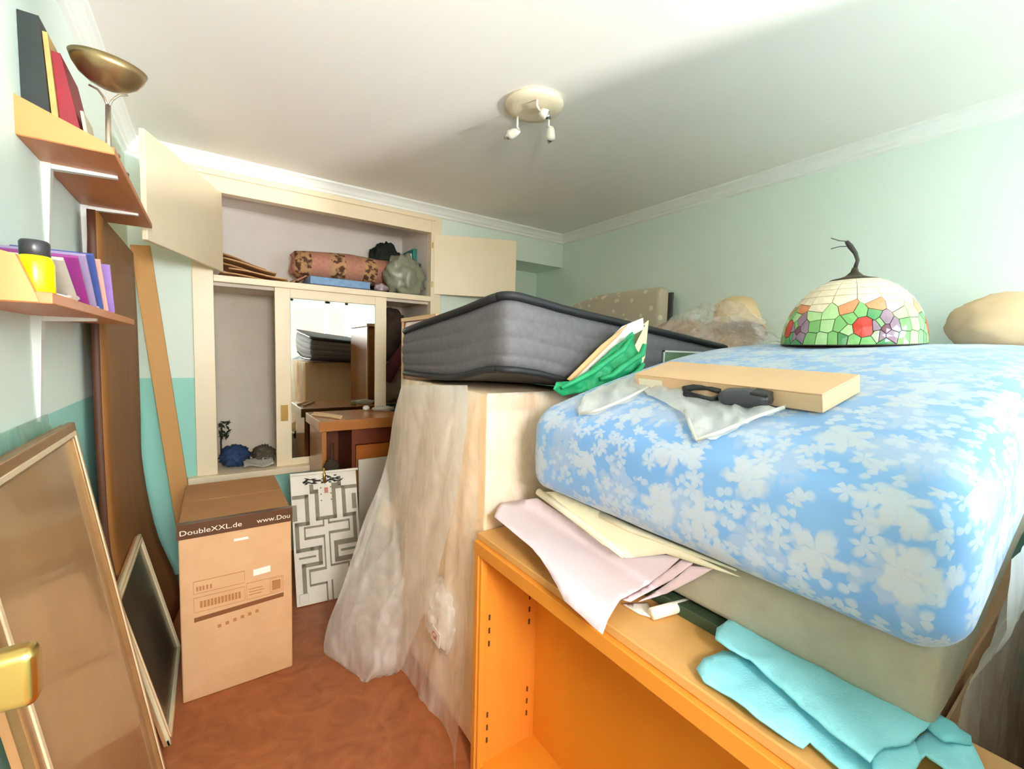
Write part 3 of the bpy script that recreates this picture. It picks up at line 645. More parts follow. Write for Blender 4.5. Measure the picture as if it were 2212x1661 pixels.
for k in range(3):
    for sx_ in (.43, .58): q = PO + pe * PW * sx_ + pu * PH * (.88 - .05 * k); hexa(b, [q + pe * X + pu * Y + pnn * Z for Z in (0, .003) for X, Y in ((0, 0), (.006, 0), (.006, .006), (0, .006))])
link('screw_holes', b, INK, pn)['kind'] = 'stuff'
q = PO + pe * PW * .49 + pu * PH * .84; link('print_mark', slab(q, pe, pu, pnn, .02, .03, .003), mat('red print', (190, 120, 96), .6), pn)
pipe0 = PO + pe * PW * .50 + pu * PH * .92 + pnn * .012
link('brass_pipe', tube([pipe0, pipe0 + pu * .085], .008, 14), BRASS, pn, smooth=True)
b = bmesh.new(); rnd = random.Random(8)
for k in range(34):
    q = PO + pe * PW * rnd.gauss(.47, .17) + pu * PH * (.94 + rnd.gauss(0, .015)) + pnn * .004; a = rnd.uniform(-.5, .5); d = (pe * math.cos(a) + pu * math.sin(a)) * rnd.uniform(.008, .022)
    tube([q - d, q + pnn * .004, q + d], [.001, .0045, .001], 5, bm=b)
dm = link('burnt_wires', b, mat('burnt black', (44, 42, 30), .8), pn); dm['kind'] = 'stuff'
link('corner_block', slab(PO + pe * .015 + pu * .015, pe, pu, pnn, .045, .05, .012, .002), PWH, pn)
link('grey_slab', slab((.735, 2.70, .002), (1, 0, .0), (0, .03, .72), (0, -1, .04), .30, .715, .02, .003), mat('grey white board', (196, 190, 176), .5, (184, 176, 160), 6, .4), None, 'plain grey white board standing against the desk drawers', 'board')
bt = thing('broom', (.575, 2.70, 0), 'dark wooden broom handle standing behind the tracked panel', 'broom')
link('broom_handle', tube([(.575, 2.700, .0), (.58, 2.703, .84)], .010, 12), mat('dark handle', (70, 32, 18), .5), bt, smooth=True)
b = lump((.573, 2.69, .70), (.04, .014, .045), 41, .5, 3, 3); link('bristle_head', b, mat('dark bristle', (48, 36, 20), .9), bt, smooth=True)

# ================================================================== PILE ON THE RIGHT: PLASTIC WRAPPED CARTON
wc = thing('wrapped_carton', (1.15, 1.6, 0), 'tall beige carton wrapped in clear plastic film beside orange cabinet', 'carton')
WCM = mat('beige ribbed carton', (242, 216, 180), .7, (234, 206, 166), 30, .4, stretch=(1, 1, .05))
WZ = 1.262
link('carton', box((.735, 1.205, .0), (1.22, 1.96, WZ - .002), .008), WCM, wc)
link('carton_flap', box((.742, 1.2, 1.205), (.93, 1.2045, WZ), .001), mat('flap tan', (206, 164, 112), .7), wc)
def wr(u, v):   # film hanging on the front (-x) face, flaring towards the floor
    y = 1.205 + .745 * u; z = WZ + .006 - (WZ - .01) * v
    out = .012 + .055 * v ** 1.5 + .018 * v * math.sin(9 * u + 2 * v) + .014 * fbm((u * 2.0, v * .6, 0), 1.3, 3) + .016 * (1 - abs(math.sin(8 * u + 2 * fbm((u, v * .5, 1), 1, 5)))) ** 3
    return Vector((.735 - max(.004, out), y - .01 * v, z))
link('film_front', grid(46, 60, wr), FILM2, wc, smooth=True)
def wr2(u, v):
    x = .728 + .40 * u; z = WZ + .006 - (WZ * .98 - .84) * v
    return Vector((x, 1.199 - .004 - .006 * abs(fbm((u * 3, v, 2), 2.5, 7)) - .004 * abs(math.sin(22 * u)), z))
link('film_side', grid(24, 20, wr2), FILM, wc, smooth=True)
link('film_roll', lump((.688, 1.42, .42), (.05, .10, .13), 51, .35, 2.2, 4), FILM2, wc, smooth=True)
tg = link('packing_label', slab((.634, 1.385, .372), (.02, -1, -.12), (.05, -.1, 1), (-1, 0, .05), .06, .05, .0015), mat('label white', (236, 224, 210), .6), wc)
text('label_lettering', 'GI', (.6315, 1.378, .383), (.02, -1, -.12), (.05, -.1, 1), .026, mat('red ink', (196, 60, 48), .6), tg, .032)
# hanging bag: rows follow the outline, bulging towards the room
rows = [(830, 868, 1010), (900, 850, 1010), (980, 838, 1000), (1050, 818, 990), (1120, 788, 975), (1200, 762, 955), (1280, 735, 935), (1350, 708, 905), (1410, 700, 880), (1450, 722, 862), (1485, 760, 800)]
LT = [(r[0], r[1]) for r in rows]; RT = [(r[0], r[2]) for r in rows]
def bagf(u, v, front=True):
    py = 832 + (1483 - 832) * v; l_ = spline(LT, py); r_ = spline(RT, py); px = l_ + (r_ - l_) * u
    top = smooth(v * 1.15)
    base = onplane(px, py, Vector((.715, 1.9, 1.25)).lerp(Vector((.56, 1.80, 0)), top), Vector((-.75, -.5, .0)))
    d = (base - CAM); s = math.sin(math.pi * u)
    push = (.10 * s * top + .022 * fbm((u * 1.6, v * 2, .3), 1.5, 4) * (.3 + top) + .022 * (1 - abs(math.sin(7 * u + 2.5 * v + 3 * fbm((u, v * 1.5, 0), 1.2, 2)))) ** 3) if front else -.05 * s * top
    p = base - d.normalized() * push
    if p.x > .655 - .035 * top: p = onx(px, py, .655 - .035 * top - (.010 * abs(math.sin(8 * u)) if front else -.006))
    p.z = max(p.z, .004); return p
bg_ = thing('plastic_dust_bag', (.52, 1.85, 0), 'large clear plastic bag hanging from carton and bulging onto floor', 'plastic bag')
link('bag_front', grid(40, 70, lambda u, v: bagf(u, v, True)), FILM, bg_, smooth=True)
link('bag_back', grid(20, 40, lambda u, v: bagf(u, v, False)), FILM, bg_, smooth=True)
b = lump((.66, 1.93, .64), (.05, .035, .055), 61, .4, 2.5, 3); link('paper_wad', b, mat('cream wad', (236, 214, 160), .8), bg_, smooth=True)

# ---------------------------------------------------------------- dark mattress on the carton
DMF = mat('charcoal mattress fabric', (106, 104, 106), .75, (92, 91, 94), 50, .4, bump=.25, bscale=220)
DMP = mat('black piping', (26, 27, 30), .6)
MX0, MX1, MY0, MY1, MT = .775, 2.09, 1.165, 2.09, .245
def mz(x, y):       # flexed underside
    a = (x - MX0) / (MX1 - MX0); c = (y - MY0) / (MY1 - MY0)
    w = .055 * math.exp(-((x - .80) ** 2 + (y - 1.2) ** 2) / .06)
    return 1.278 + w - .055 * smooth(a) - .002 * c
def mtop(x, y):
    a = max(0, (x - MX0) / (MX1 - MX0)); c = max(0, (y - MY0) / (MY1 - MY0))
    return 1.585 - .125 * a ** 1.1 - .085 * c ** 1.25 + .012 * math.exp(-((x - .8) ** 2 + (y - 1.2) ** 2) / .03)
def dmod(p):
    x = p.x + (MX0 + MX1) / 2; y = p.y + (MY0 + MY1) / 2; t = p.z / MT + .5
    bow = math.sin(math.pi * max(0, min(1, t)))
    lo, hi = mz(x, y), mtop(x, y)
    q = Vector((x, y, lo + (hi - lo) * t))
    # quilt lines on the border panels
    r = .008 * (1 - abs(math.sin(t * math.pi * 4.5)) ** .35)
    if abs(p.x) > (MX1 - MX0) / 2 - .03: q.x += (-1 if p.x < 0 else 1) * (.012 * bow - r)
    if abs(p.y) > (MY1 - MY0) / 2 - .03: q.y += (-1 if p.y < 0 else 1) * (.012 * bow - r)
    return q
dm = thing('dark_mattress', (1.4, 1.62, 1.27), 'charcoal grey mattress with black piping lying on wrapped carton', 'mattress')
link('mattress_body', rbox(((MX1 - MX0) / 2, (MY1 - MY0) / 2, MT / 2), .05, (30, 24, 26), 4, dmod), DMF, dm)
def rim(fz, off):
    pts = []; r = .05; k = 8
    cs = [(MX0 + r, MY0 + r, math.pi), (MX1 - r, MY0 + r, 1.5 * math.pi), (MX1 - r, MY1 - r, 0), (MX0 + r, MY1 - r, .5 * math.pi)]
    for i, (x, y, a0) in enumerate(cs):
        for j in range(k + 1):
            a = a0 + j / k * math.pi / 2; pts.append((x + r * math.cos(a), y + r * math.sin(a)))
        nx, ny, na = cs[(i + 1) % 4]; e = (nx + r * math.cos(na), ny + r * math.sin(na)); s = pts[-1]
        for j in range(1, 14): pts.append((s[0] + (e[0] - s[0]) * j / 14, s[1] + (e[1] - s[1]) * j / 14))
    pts.append(pts[0]); return [(x, y, fz(x, y) + off) for x, y in pts]
link('top_piping', tube(rim(mtop, -.012), .014, 8), DMP, dm, smooth=True)
link('bottom_piping', tube(rim(mz, .012), .012, 8), DMP, dm, smooth=True)
lbp = onplane(1452, 757, (0, MY0 - .016, 0), (0, 1, 0))
lb = link('mattress_label', box((1.56, MY0 - .018, 1.30), (1.90, MY0 - .0145, 1.425)), mat('label green', (120, 150, 110), .5, (70, 84, 70), 8, .2), dm)
b = bmesh.new()
for a, c in (((1.555, 1.42), (1.905, 1.427)), ((1.555, 1.30), (1.562, 1.427))): box((a[0], MY0 - .02, a[1]), (c[0], MY0 - .0145, c[1]), bm=b)
link('label_border', b, WHITE, lb)
# ================================================================== ORANGE CABINET
oc = thing('open_cabinet', (.82, .6, 0), 'empty open fronted orange pine cabinet under the floral mattress', 'cabinet')
OX0, OX1, OY0, OY1, OZ = .69, .965, .0, 1.19, .815
link('side_board', box((OX0, OY1 - .024, 0), (OX1, OY1, OZ - .022), .002), ORW, oc)
link('side_board', box((OX0, OY0, 0), (OX1, OY0 + .024, OZ - .022), .002), ORW, oc)
link('top_board', box((OX0 + .012, OY0 - .004, OZ - .022), (OX1, OY1 + .004, OZ), .003), ORTOP, oc)
link('front_rail', box((OX0 - .002, OY0, OZ - .062), (OX0 + .018, OY1, OZ - .0225), .002), ORW, oc)
link('back_panel', box((OX1 - .03, OY0 + .024, 0), (OX1 - .018, OY1 - .024, OZ - .022)), ORWP, oc)
link('bottom_board', box((OX0 + .01, OY0 + .024, .004), (OX1 - .03, OY1 - .024, .022)), ORWP, oc)
link('inner_rail', box((OX0 + .006, OY1 - .036, .022), (OX0 + .03, OY1 - .0245, OZ - .063), .002), ORW, oc)
DKH = mat('dark slot', (88, 46, 10), .8)
for x, z0 in ((.735, .52), (.735, .18), (.90, .54), (.90, .20)):
    for k in range(3): link('shelf_slot', box((x, OY1 - .0262, z0 - .045 * k), (x + .006, OY1 - .0235, z0 + .018 - .045 * k)), DKH, oc)

# ---------------------------------------------------------------- grey bed base and dark green board
GB = mat('grey base fabric', (174, 166, 146), .8, (160, 152, 132), 20, .4, bump=.15, bscale=160)
link('bed_base', rbox((.86, .435, .066), .02, (20, 12, 3), 3, lambda p: Vector((p.x + 1.735, p.y + .575, p.z + .915 + .012 * 0 + .19 * math.sin(math.pi / 2 * max(0, min(1, (p.x + .86 - .1) / 1.25)))))), GB, None, 'grey fabric bed base under the blue floral mattress', 'bed base')
link('green_board', box((.862, .30, OZ + .001), (.99, .66, OZ + .026), .002), mat('dark green board', (58, 74, 50), .6), None, 'dark green board under the grey bed base', 'board')

# ---------------------------------------------------------------- blue floral mattress
FM = bpy.data.materials.new('blue floral ticking'); FM.use_nodes = True; MATS['blue floral ticking'] = FM
N, L = nodes(FM); bs = N['Principled BSDF']; bs.inputs['Roughness'].default_value = .5; bs.inputs['Sheen Weight'].default_value = .3
uv = N.new('ShaderNodeUVMap'); uv.uv_map = 'UVMap'
def flowers(scale, petals, rmin, rmax, off, keep=0.0, sharp=.06, warp=.02):
    mp = N.new('ShaderNodeMapping'); mp.inputs['Location'].default_value = (off, off * .7, 0); L.new(uv.outputs[0], mp.inputs[0])
    nz = N.new('ShaderNodeTexNoise'); nz.inputs['Scale'].default_value = 26; L.new(mp.outputs[0], nz.inputs[0])
    sb = N.new('ShaderNodeVectorMath'); sb.operation = 'SUBTRACT'; sb.inputs[1].default_value = (.5, .5, .5); L.new(nz.outputs['Color'], sb.inputs[0])
    sc_ = N.new('ShaderNodeVectorMath'); sc_.operation = 'SCALE'; sc_.inputs['Scale'].default_value = warp; L.new(sb.outputs[0], sc_.inputs[0])
    ad = N.new('ShaderNodeVectorMath'); ad.operation = 'ADD'; L.new(mp.outputs[0], ad.inputs[0]); L.new(sc_.outputs[0], ad.inputs[1])
    v = N.new('ShaderNodeTexVoronoi'); v.voronoi_dimensions = '2D'; v.inputs['Scale'].default_value = scale; v.inputs['Randomness'].default_value = .85; L.new(ad.outputs[0], v.inputs['Vector'])
    df = N.new('ShaderNodeVectorMath'); df.operation = 'SUBTRACT'; L.new(ad.outputs[0], df.inputs[0]); L.new(v.outputs['Position'], df.inputs[1])
    s = N.new('ShaderNodeSeparateXYZ'); L.new(df.outputs[0], s.inputs[0])
    at = N.new('ShaderNodeMath'); at.operation = 'ARCTAN2'; L.new(s.outputs[0], at.inputs[0]); L.new(s.outputs[1], at.inputs[1])
    sc2 = N.new('ShaderNodeSeparateColor'); L.new(v.outputs['Color'], sc2.inputs[0])
    ph = N.new('ShaderNodeMath'); ph.operation = 'MULTIPLY_ADD'; ph.inputs[1].default_value = petals / 2.0; L.new(at.outputs[0], ph.inputs[0])
    ra = N.new('ShaderNodeMath'); ra.operation = 'MULTIPLY'; ra.inputs[1].default_value = 6.283; L.new(sc2.outputs[0], ra.inputs[0]); L.new(ra.outputs[0], ph.inputs[2])
    cs = N.new('ShaderNodeMath'); cs.operation = 'COSINE'; L.new(ph.outputs[0], cs.inputs[0])
    ab = N.new('ShaderNodeMath'); ab.operation = 'ABSOLUTE'; L.new(cs.outputs[0], ab.inputs[0])
    rr_ = N.new('ShaderNodeMath'); rr_.operation = 'MULTIPLY_ADD'; rr_.inputs[1].default_value = rmax - rmin; rr_.inputs[2].default_value = rmin; L.new(ab.outputs[0], rr_.inputs[0])
    dv = N.new('ShaderNodeMath'); dv.operation = 'DIVIDE'; L.new(v.outputs['Distance'], dv.inputs[0]); L.new(rr_.outputs[0], dv.inputs[1])
    mr = N.new('ShaderNodeMapRange'); mr.inputs[1].default_value = 1 + sharp; mr.inputs[2].default_value = 1 - sharp; mr.inputs[3].default_value = 0; mr.inputs[4].default_value = 1; L.new(dv.outputs[0], mr.inputs[0])
    gt = N.new('ShaderNodeMath'); gt.operation = 'GREATER_THAN'; gt.inputs[1].default_value = keep; L.new(sc2.outputs[1], gt.inputs[0])
    ml = N.new('ShaderNodeMath'); ml.operation = 'MULTIPLY'; L.new(mr.outputs[0], ml.inputs[0]); L.new(gt.outputs[0], ml.inputs[1])
    # petal shading: darker lines between petals
    sh = N.new('ShaderNodeMapRange'); sh.inputs[1].default_value = .0; sh.inputs[2].default_value = .5; sh.inputs[3].default_value = .55; sh.inputs[4].default_value = 1; L.new(ab.outputs[0], sh.inputs[0])
    m2 = N.new('ShaderNodeMath'); m2.operation = 'MULTIPLY'; L.new(ml.outputs[0], m2.inputs[0]); L.new(sh.outputs[0], m2.inputs[1])
    return m2.outputs[0]
base = N.new('ShaderNodeTexNoise'); base.inputs['Scale'].default_value = 4; L.new(uv.outputs[0], base.inputs[0])
br = N.new('ShaderNodeValToRGB'); br.color_ramp.elements[0].position = .35; br.color_ramp.elements[0].color = lin((104, 154, 208)); br.color_ramp.elements[1].position = .65; br.color_ramp.elements[1].color = lin((120, 166, 214)); L.new(base.outputs[0], br.inputs[0])
cur = br.outputs[0]
for args, col, f in (((8, 7, .26, .46, .13, .34, .22, .06), (152, 174, 204), .9), ((9, 5, .20, .40, 1.7, .50, .18, .05), (186, 192, 198), .85), ((25, 5, .18, .46, 3.1, .50, .2, .02), (180, 190, 202), .8), ((30, 2, .05, .48, 5.3, .42, .2, .015), (176, 190, 206), .8)):
    fl_ = flowers(*args); mm = N.new('ShaderNodeMath'); mm.operation = 'MULTIPLY'; mm.inputs[1].default_value = f; L.new(fl_, mm.inputs[0])
    mx = N.new('ShaderNodeMix'); mx.data_type = 'RGBA'; L.new(mm.outputs[0], mx.inputs[0]); L.new(cur, mx.inputs[6]); mx.inputs[7].default_value = lin(col); cur = mx.outputs[2]
L.new(cur, bs.inputs['Base Color'])
FX0, FX1, FY0, FY1, FT, FZ0 = .80, 2.68, .105, 1.055, .252, .985
def flift(x): return .215 * math.sin(math.pi / 2 * max(0, min(1, (x - .82) / 1.2)))
def ftop(x, y=0): return FZ0 + FT + flift(x)
def fmod(p):
    x = p.x + (FX0 + FX1) / 2; y = p.y + (FY0 + FY1) / 2
    e = min(1, max(0, (p.x + (FX1 - FX0) / 2) / .15)) * min(1, max(0, ((FY1 - FY0) / 2 - abs(p.y)) / .15))
    z = p.z + FZ0 + FT / 2 + flift(x)
    if p.z > 0: z += .012 * smooth(e) + .004 * fbm((x, y, 0), 3.0, 2) * smooth(e)
    if p.x < -(FX1 - FX0) / 2 + .08: x -= .010 * math.sin(math.pi * (p.z / FT + .5)) - .004 * fbm((y * 2, p.z * 3, 1), 2, 6)
    return Vector((x, y, z))
fm = thing('floral_mattress', (1.74, .58, FZ0), 'pale blue mattress with white flower print laid across bed base', 'mattress')
link('mattress_body', rbox(((FX1 - FX0) / 2, (FY1 - FY0) / 2, FT / 2), .062, (44, 26, 6), 6, fmod), FM, fm)
def ray_ftop(px, py, off=0.0):
    "point where the sight line meets the mattress top (or its front face)"
    v = ray(px, py); t = .3; last = None
    while t < 4:
        q = CAM + v * t
        if q.x >= FX0 - .012:
            zt = ftop(q.x) + .012 * smooth((q.x - FX0) / .15)
            r = .062
            if q.x < FX0 + r:
                dxx = (FX0 + r - q.x); zt = ftop(q.x) - r + math.sqrt(max(0, r * r - min(r, dxx) ** 2)) if dxx < r + .02 else zt
            if q.z <= zt: return q + Vector((-.25, 0, 1)).normalized() * off
        t += .002
    return CAM + v * 2
def lay(x, y, lift=0): return Vector((x, y, ftop(x) + .012 * smooth((x - FX0) / .15) + lift))
slope = lambda x: math.atan((ftop(x + .01) - ftop(x - .01)) / .02)

# ================================================================== THINGS ON THE FLORAL MATTRESS
# flat carton
ca = ray_ftop(1778, 897); cb_ = ray_ftop(1858, 851); cc = ray_ftop(1375, 838)
ux = (cc - ca); uy = (cb_ - ca); uy = uy - ux.normalized() * uy.dot(ux.normalized()); nn = ux.cross(uy).normalized(); nn = nn if nn.z > 0 else -nn
fbx = thing('flat_carton', ca, 'flat pale cardboard carton lying on floral mattress beside the glass shade', 'box')
LW, LD = ux.length, uy.length
link('carton_body', slab(ca + nn * .004, ux, uy, nn, LW, LD, .036, .002), CARD2, fbx)
link('carton_lid', slab(ca + nn * .0402, ux, uy, nn, LW, LD, .003, .001), CARD2, fbx)
link('paper_label', slab(ca + ux.normalized() * LW * .80 + nn * .008 - uy.normalized() * .0012, ux, nn, uy, LW * .17, .024, .001), mat('label paper', (232, 222, 200), .7), fbx)
# white plastic bag: two thin lobes spread over the mattress edge
def wbag(poly, name, seed, lift=.012):
    def f(u, v): return ray_ftop(u, v, lift + .012 * max(-.5, fbm((u / 60, v / 60, 0), 1.6, seed)))
    return link(name, sheet(poly, f, 11), BAGW, pbag, smooth=True)
pbag = thing('carrier_bag', ray_ftop(1420, 880), 'crumpled white plastic carrier bag draped over floral mattress edge', 'plastic bag')
wbag([(1252, 908), (1250, 893), (1266, 862), (1300, 842), (1352, 828), (1395, 826), (1400, 846), (1360, 872), (1330, 885), (1285, 902)], 'bag_lobe', 3)
wbag([(1352, 828), (1395, 820), (1440, 838), (1490, 852), (1560, 876), (1610, 884), (1700, 897), (1640, 918), (1560, 952), (1510, 971), (1497, 955), (1480, 905), (1440, 880), (1400, 858)], 'bag_body', 4)
link('bag_hem', tube([ray_ftop(u, v, .018) for u, v in ((1482, 902), (1494, 940), (1508, 968), (1560, 950), (1640, 916), (1694, 898))], .004, 8), BAGW, pbag, smooth=True)
link('bag_hem', tube([ray_ftop(u, v, .018) for u, v in ((1400, 850), (1360, 872), (1300, 898), (1256, 908))], .004, 8), BAGW, pbag, smooth=True)
# black clip with open loop, and dark computer mouse
def mp_(px, py, l): return ray_ftop(px, py, l)
ck = thing('black_clip', mp_(1520, 870, .02), 'slim black clip with open loop handles on the white bag', 'clip')
link('clip_arm', tube([mp_(1478, 862, .024), mp_(1500, 858, .026), mp_(1530, 860, .026), mp_(1556, 866, .024)], [.010, .008, .006, .007], 8), BLACK, ck, smooth=True)
link('clip_arm', tube([mp_(1482, 870, .024), mp_(1510, 876, .024), mp_(1538, 882, .022), mp_(1556, 878, .022)], [.008, .005, .005, .008], 8), BLACK, ck, smooth=True)
mo = thing('computer_mouse', mp_(1615, 890, .016), 'dark grey computer mouse lying on the white plastic bag', 'mouse')
mc = mp_(1612, 882, .026)
def mod_mouse(p):
    return mc + Vector((.2, -.98, 0)).normalized() * p.x + Vector((.98, .2, .15)).normalized() * p.y + Vector((-.2, 0, .98)) * (p.z * (1 - 4.0 * abs(p.x) * (p.z > 0)))
link('mouse_shell', rbox((.052, .030, .018), .016, (8, 4, 2), 4, mod_mouse), mat('dark grey plastic', (58, 60, 66), .3), mo)
link('mouse_button', rbox((.018, .027, .004), .003, (3, 4, 1), 2, lambda p: mod_mouse(p + Vector((.034, 0, .0155)))), BLACK, mo)
# green bag with folders, leaning in the gap between the two mattresses
gp0 = Vector((1.05, 1.10, 1.29))
def gpl(px, py, off=0): return onplane(px, py, gp0, (-.25, -1, .15)) + Vector((-.25, -1, .15)).normalized() * off
def plate(name, poly, off, thick, m, label, cat, step=14, parent=None): return link(name, sheet(poly, lambda u, v: gpl(u, v, off), step, thick), m, parent, label, cat)
plate('cream_folder', [(1406, 690), (1398, 770), (1388, 800), (1330, 822), (1262, 826), (1330, 760), (1380, 712)], -.020, .008, mat('cream folder', (240, 236, 206), .6, (236, 226, 150), 5, .3), 'pale cream folder leaning behind the green bag', 'folder')
plate('olive_book', [(1392, 702), (1350, 730), (1262, 812), (1240, 826), (1300, 820), (1370, 745)], -.004, .010, mat('olive cover', (92, 96, 50), .6), 'dark olive book between cream folder and green bag', 'book')
plate('white_card', [(1384, 688), (1386, 712), (1345, 735), (1240, 826), (1225, 826), (1300, 745), (1340, 706)], .010, .004, mat('white card', (238, 236, 226), .6), 'white card edge standing before the olive book', 'card')
plate('tan_folder', [(1348, 702), (1330, 725), (1228, 825), (1218, 820), (1290, 748)], .020, .006, mat('tan folder', (222, 170, 120), .6), 'thin tan folder leaning against the dark mattress', 'folder')
GR = mat('green fabric', (36, 168, 108), .55, (20, 140, 86), 12, .3, bump=.3, bscale=30)
gb = thing('green_bag', gpl(1260, 840), 'crumpled bright green fabric bag slung around the folders', 'bag')
def gbag(u, v): return gpl(u, v, .030 + .022 * fbm((u / 40, v / 40, 0), 1.3, 8) + .012 * abs(math.sin((u - v) / 15)))
link('bag_body', sheet([(1346, 722), (1362, 748), (1368, 762), (1366, 790), (1345, 815), (1310, 836), (1250, 848), (1205, 856), (1180, 842), (1190, 828), (1235, 824), (1262, 800), (1300, 765), (1330, 740)], gbag, 6, .003), GR, gb, smooth=True)
link('bag_handle', tube([gpl(u, v, .065) for u, v in ((1368, 750), (1362, 770), (1340, 785), (1318, 800), (1300, 815), (1275, 822))], [.008, .012, .010, .012, .010, .008], 8), GR, gb, smooth=True)
link('bag_handle', tube([gpl(u, v, .065) for u, v in ((1366, 790), (1352, 808), (1335, 822), (1310, 832))], [.007, .010, .011, .008], 8), GR, gb, smooth=True)
link('bag_handle', tube([gpl(u, v, .062) for u, v in ((1342, 735), (1325, 760), (1290, 785), (1262, 806), (1225, 826), (1195, 840))], [.006, .010, .009, .011, .009, .007], 8), GR, gb, smooth=True)

# ---------------------------------------------------------------- stained glass shade
tx, ty = 1.86, .605; tz = lay(tx, ty).z + .002
R_, HH = .205, .222
sh = thing('glass_lampshade', (tx, ty, tz), 'stained glass dome lampshade with red and purple flowers on floral mattress', 'lampshade')
BRZ = mat('dark bronze', (78, 66, 48), .45, metal=.4)
def dome(a, h, off=0):        # a: angle, h 0 rim .. 1 cap ring
    t = h * math.radians(72); r = (R_ + off) * math.cos(t) ** .92; z = (HH + off) * math.sin(t) / math.sin(math.radians(72)) * 1.0
    return Vector((tx + r * math.cos(a), ty + r * math.sin(a), tz + z + .055 * r * math.cos(a)))
def ring_surface(off, th):
    bm = bmesh.new(); na, nh = 72, 14
    V = [[bm.verts.new(dome(2 * math.pi * i / na, j / nh, off)) for i in range(na)] for j in range(nh + 1)]
    for j in range(nh):
        for i in range(na): f = bm.faces.new((V[j][i], V[j][(i + 1) % na], V[j + 1][(i + 1) % na], V[j + 1][i])); f.smooth = True
    return bm
link('lead_came', ring_surface(-.003, 0), BRZ, sh)
GC = {'cream': (236, 222, 194), 'green': (128, 186, 110), 'dgreen': (84, 150, 92), 'lgreen': (178, 214, 150), 'purple': (150, 122, 138), 'mauve': (120, 70, 84), 'red': (204, 62, 50), 'amber': (222, 146, 98)}
GM = {k: mat('glass ' + k, c, .16, tuple(min(255, int(v * 1.08)) for v in c), 40, .4, coat=.4) for k, c in GC.items()}
for k, m in GM.items(): m.node_tree.nodes['Principled BSDF'].inputs['Subsurface Weight'].default_value = 0
seeds = []   # (s along girth in metres at rim, height 0..1, colour)
per = 2 * math.pi * R_; rnd = random.Random(12)
nrep = 5; q_ = .56
for k in range(nrep):
    a0 = per * (k - .12) / nrep
    for i in range(5):
        q = 2 * math.pi * i / 5 + .3; seeds.append((a0 + .060 + .026 * math.cos(q), q_ * (.32 + .16 * math.sin(q)), 'purple'))
    seeds.append((a0 + .060, q_ * .32, 'mauve'))
    seeds.append((a0 + .003, q_ * .36, 'red'))
    for i in range(8):
        q = 2 * math.pi * i / 8 + .2; seeds.append((a0 + .003 + .044 * math.cos(q), q_ * (.36 + .30 * math.sin(q)), rnd.choice(['green', 'dgreen', 'lgreen'])))
    for (s, h, c) in ((.115, .13, 'green'), (.150, .11, 'lgreen'), (.185, .12, 'green'), (.120, .40, 'green'), (.160, .42, 'lgreen'), (.200, .40, 'green'), (.115, .62, 'lgreen'), (.205, .13, 'dgreen'), (.06, .03, 'dgreen'), (.160, .64, 'lgreen')):
        seeds.append((a0 + s, q_ * h, c))
    seeds.append((a0 + .035, .46, 'amber')); seeds.append((a0 + .215, .43, 'amber'))
nt_ = 16
for j, h in enumerate((.445, .56, .675, .79, .90, .985)):
    for i in range(nt_):
        s = per * (i + .5) / nt_
        if j <= 0 and min(abs((s - q[0] + per / 2) % per - per / 2) for q in seeds if q[2] == 'amber') < .035: continue
        seeds.append((s, h, 'cream'))
HS = .27    # metres for the height axis so cells come out even
S2 = [(s, h * HS, c) for s, h, c in seeds]
def clip(poly, px, py, nx, ny):
    out = []
    for i in range(len(poly)):
        a, b_ = poly[i], poly[(i + 1) % len(poly)]; da = (a[0] - px) * nx + (a[1] - py) * ny; db = (b_[0] - px) * nx + (b_[1] - py) * ny
        if da <= 0: out.append(a)
        if (da < 0) != (db < 0) and da != db: t = da / (da - db); out.append((a[0] + (b_[0] - a[0]) * t, a[1] + (b_[1] - a[1]) * t))
    return out
cells = []
for i, (s, h, c) in enumerate(S2):
    poly = [(s - .1, 0.003), (s + .1, 0.003), (s + .1, HS - .002), (s - .1, HS - .002)]
    for j, (s2, h2, c2) in enumerate(S2):
        if i == j: continue
        ds = (s2 - s + per / 2) % per - per / 2; dh = h2 - h
        if abs(ds) > .15 or (ds == 0 and dh == 0): continue
        ln = math.hypot(ds, dh)
        k = .5
        if c == 'red' and c2 != 'red': k = .66
        if c2 == 'red' and c != 'red': k = .34
        poly = clip(poly, s + ds * k - ds / ln * .0011, h + dh * k - dh / ln * .0011, ds / ln, dh / ln)
        if len(poly) < 3: break
    if len(poly) >= 3: cells.append((poly, c))
for poly, c in cells:
    pts = []
    for i in range(len(poly)):
        a, b_ = poly[i], poly[(i + 1) % len(poly)]; m = 2 if math.hypot(b_[0] - a[0], b_[1] - a[1]) > .02 else 1
        for k in range(m): pts.append((a[0] + (b_[0] - a[0]) * k / m, a[1] + (b_[1] - a[1]) * k / m))
    cx2 = sum(p[0] for p in pts) / len(pts); cy2 = sum(p[1] for p in pts) / len(pts)
    bm = bmesh.new(); top = [bm.verts.new(dome(p[0] / R_, min(1, p[1] / HS), .001)) for p in pts]; bot = [bm.verts.new(dome(p[0] / R_, min(1, p[1] / HS), -.004)) for p in pts]
    ce = bm.verts.new(dome(cx2 / R_, cy2 / HS, .0022))
    for i in range(len(pts)):
        j = (i + 1) % len(pts); bm.faces.new((top[i], top[j], ce)); bm.faces.new((bot[i], bot[j], top[j], top[i]))
    link('glass_piece', bm, GM[c], sh)
ctop = dome(math.pi / 2, 1).z
link('shade_cap', lathe([(.074, -.006), (.070, .002), (.045, .008), (.026, .016), (.012, .030), (.008, .044), (0, .046)], (tx, ty, ctop), (0, 0, 1), 36), BRZ, sh, smooth=True)
link('rim_band', lathe([(R_ + .001, 0), (R_ + .001, .003), (R_ - .004, .003), (R_ - .004, 0)], (tx, ty, tz), (-.055, 0, 1), 64, True), BRZ, sh)
lt = Vector((-.42, .9, 0)).normalized()
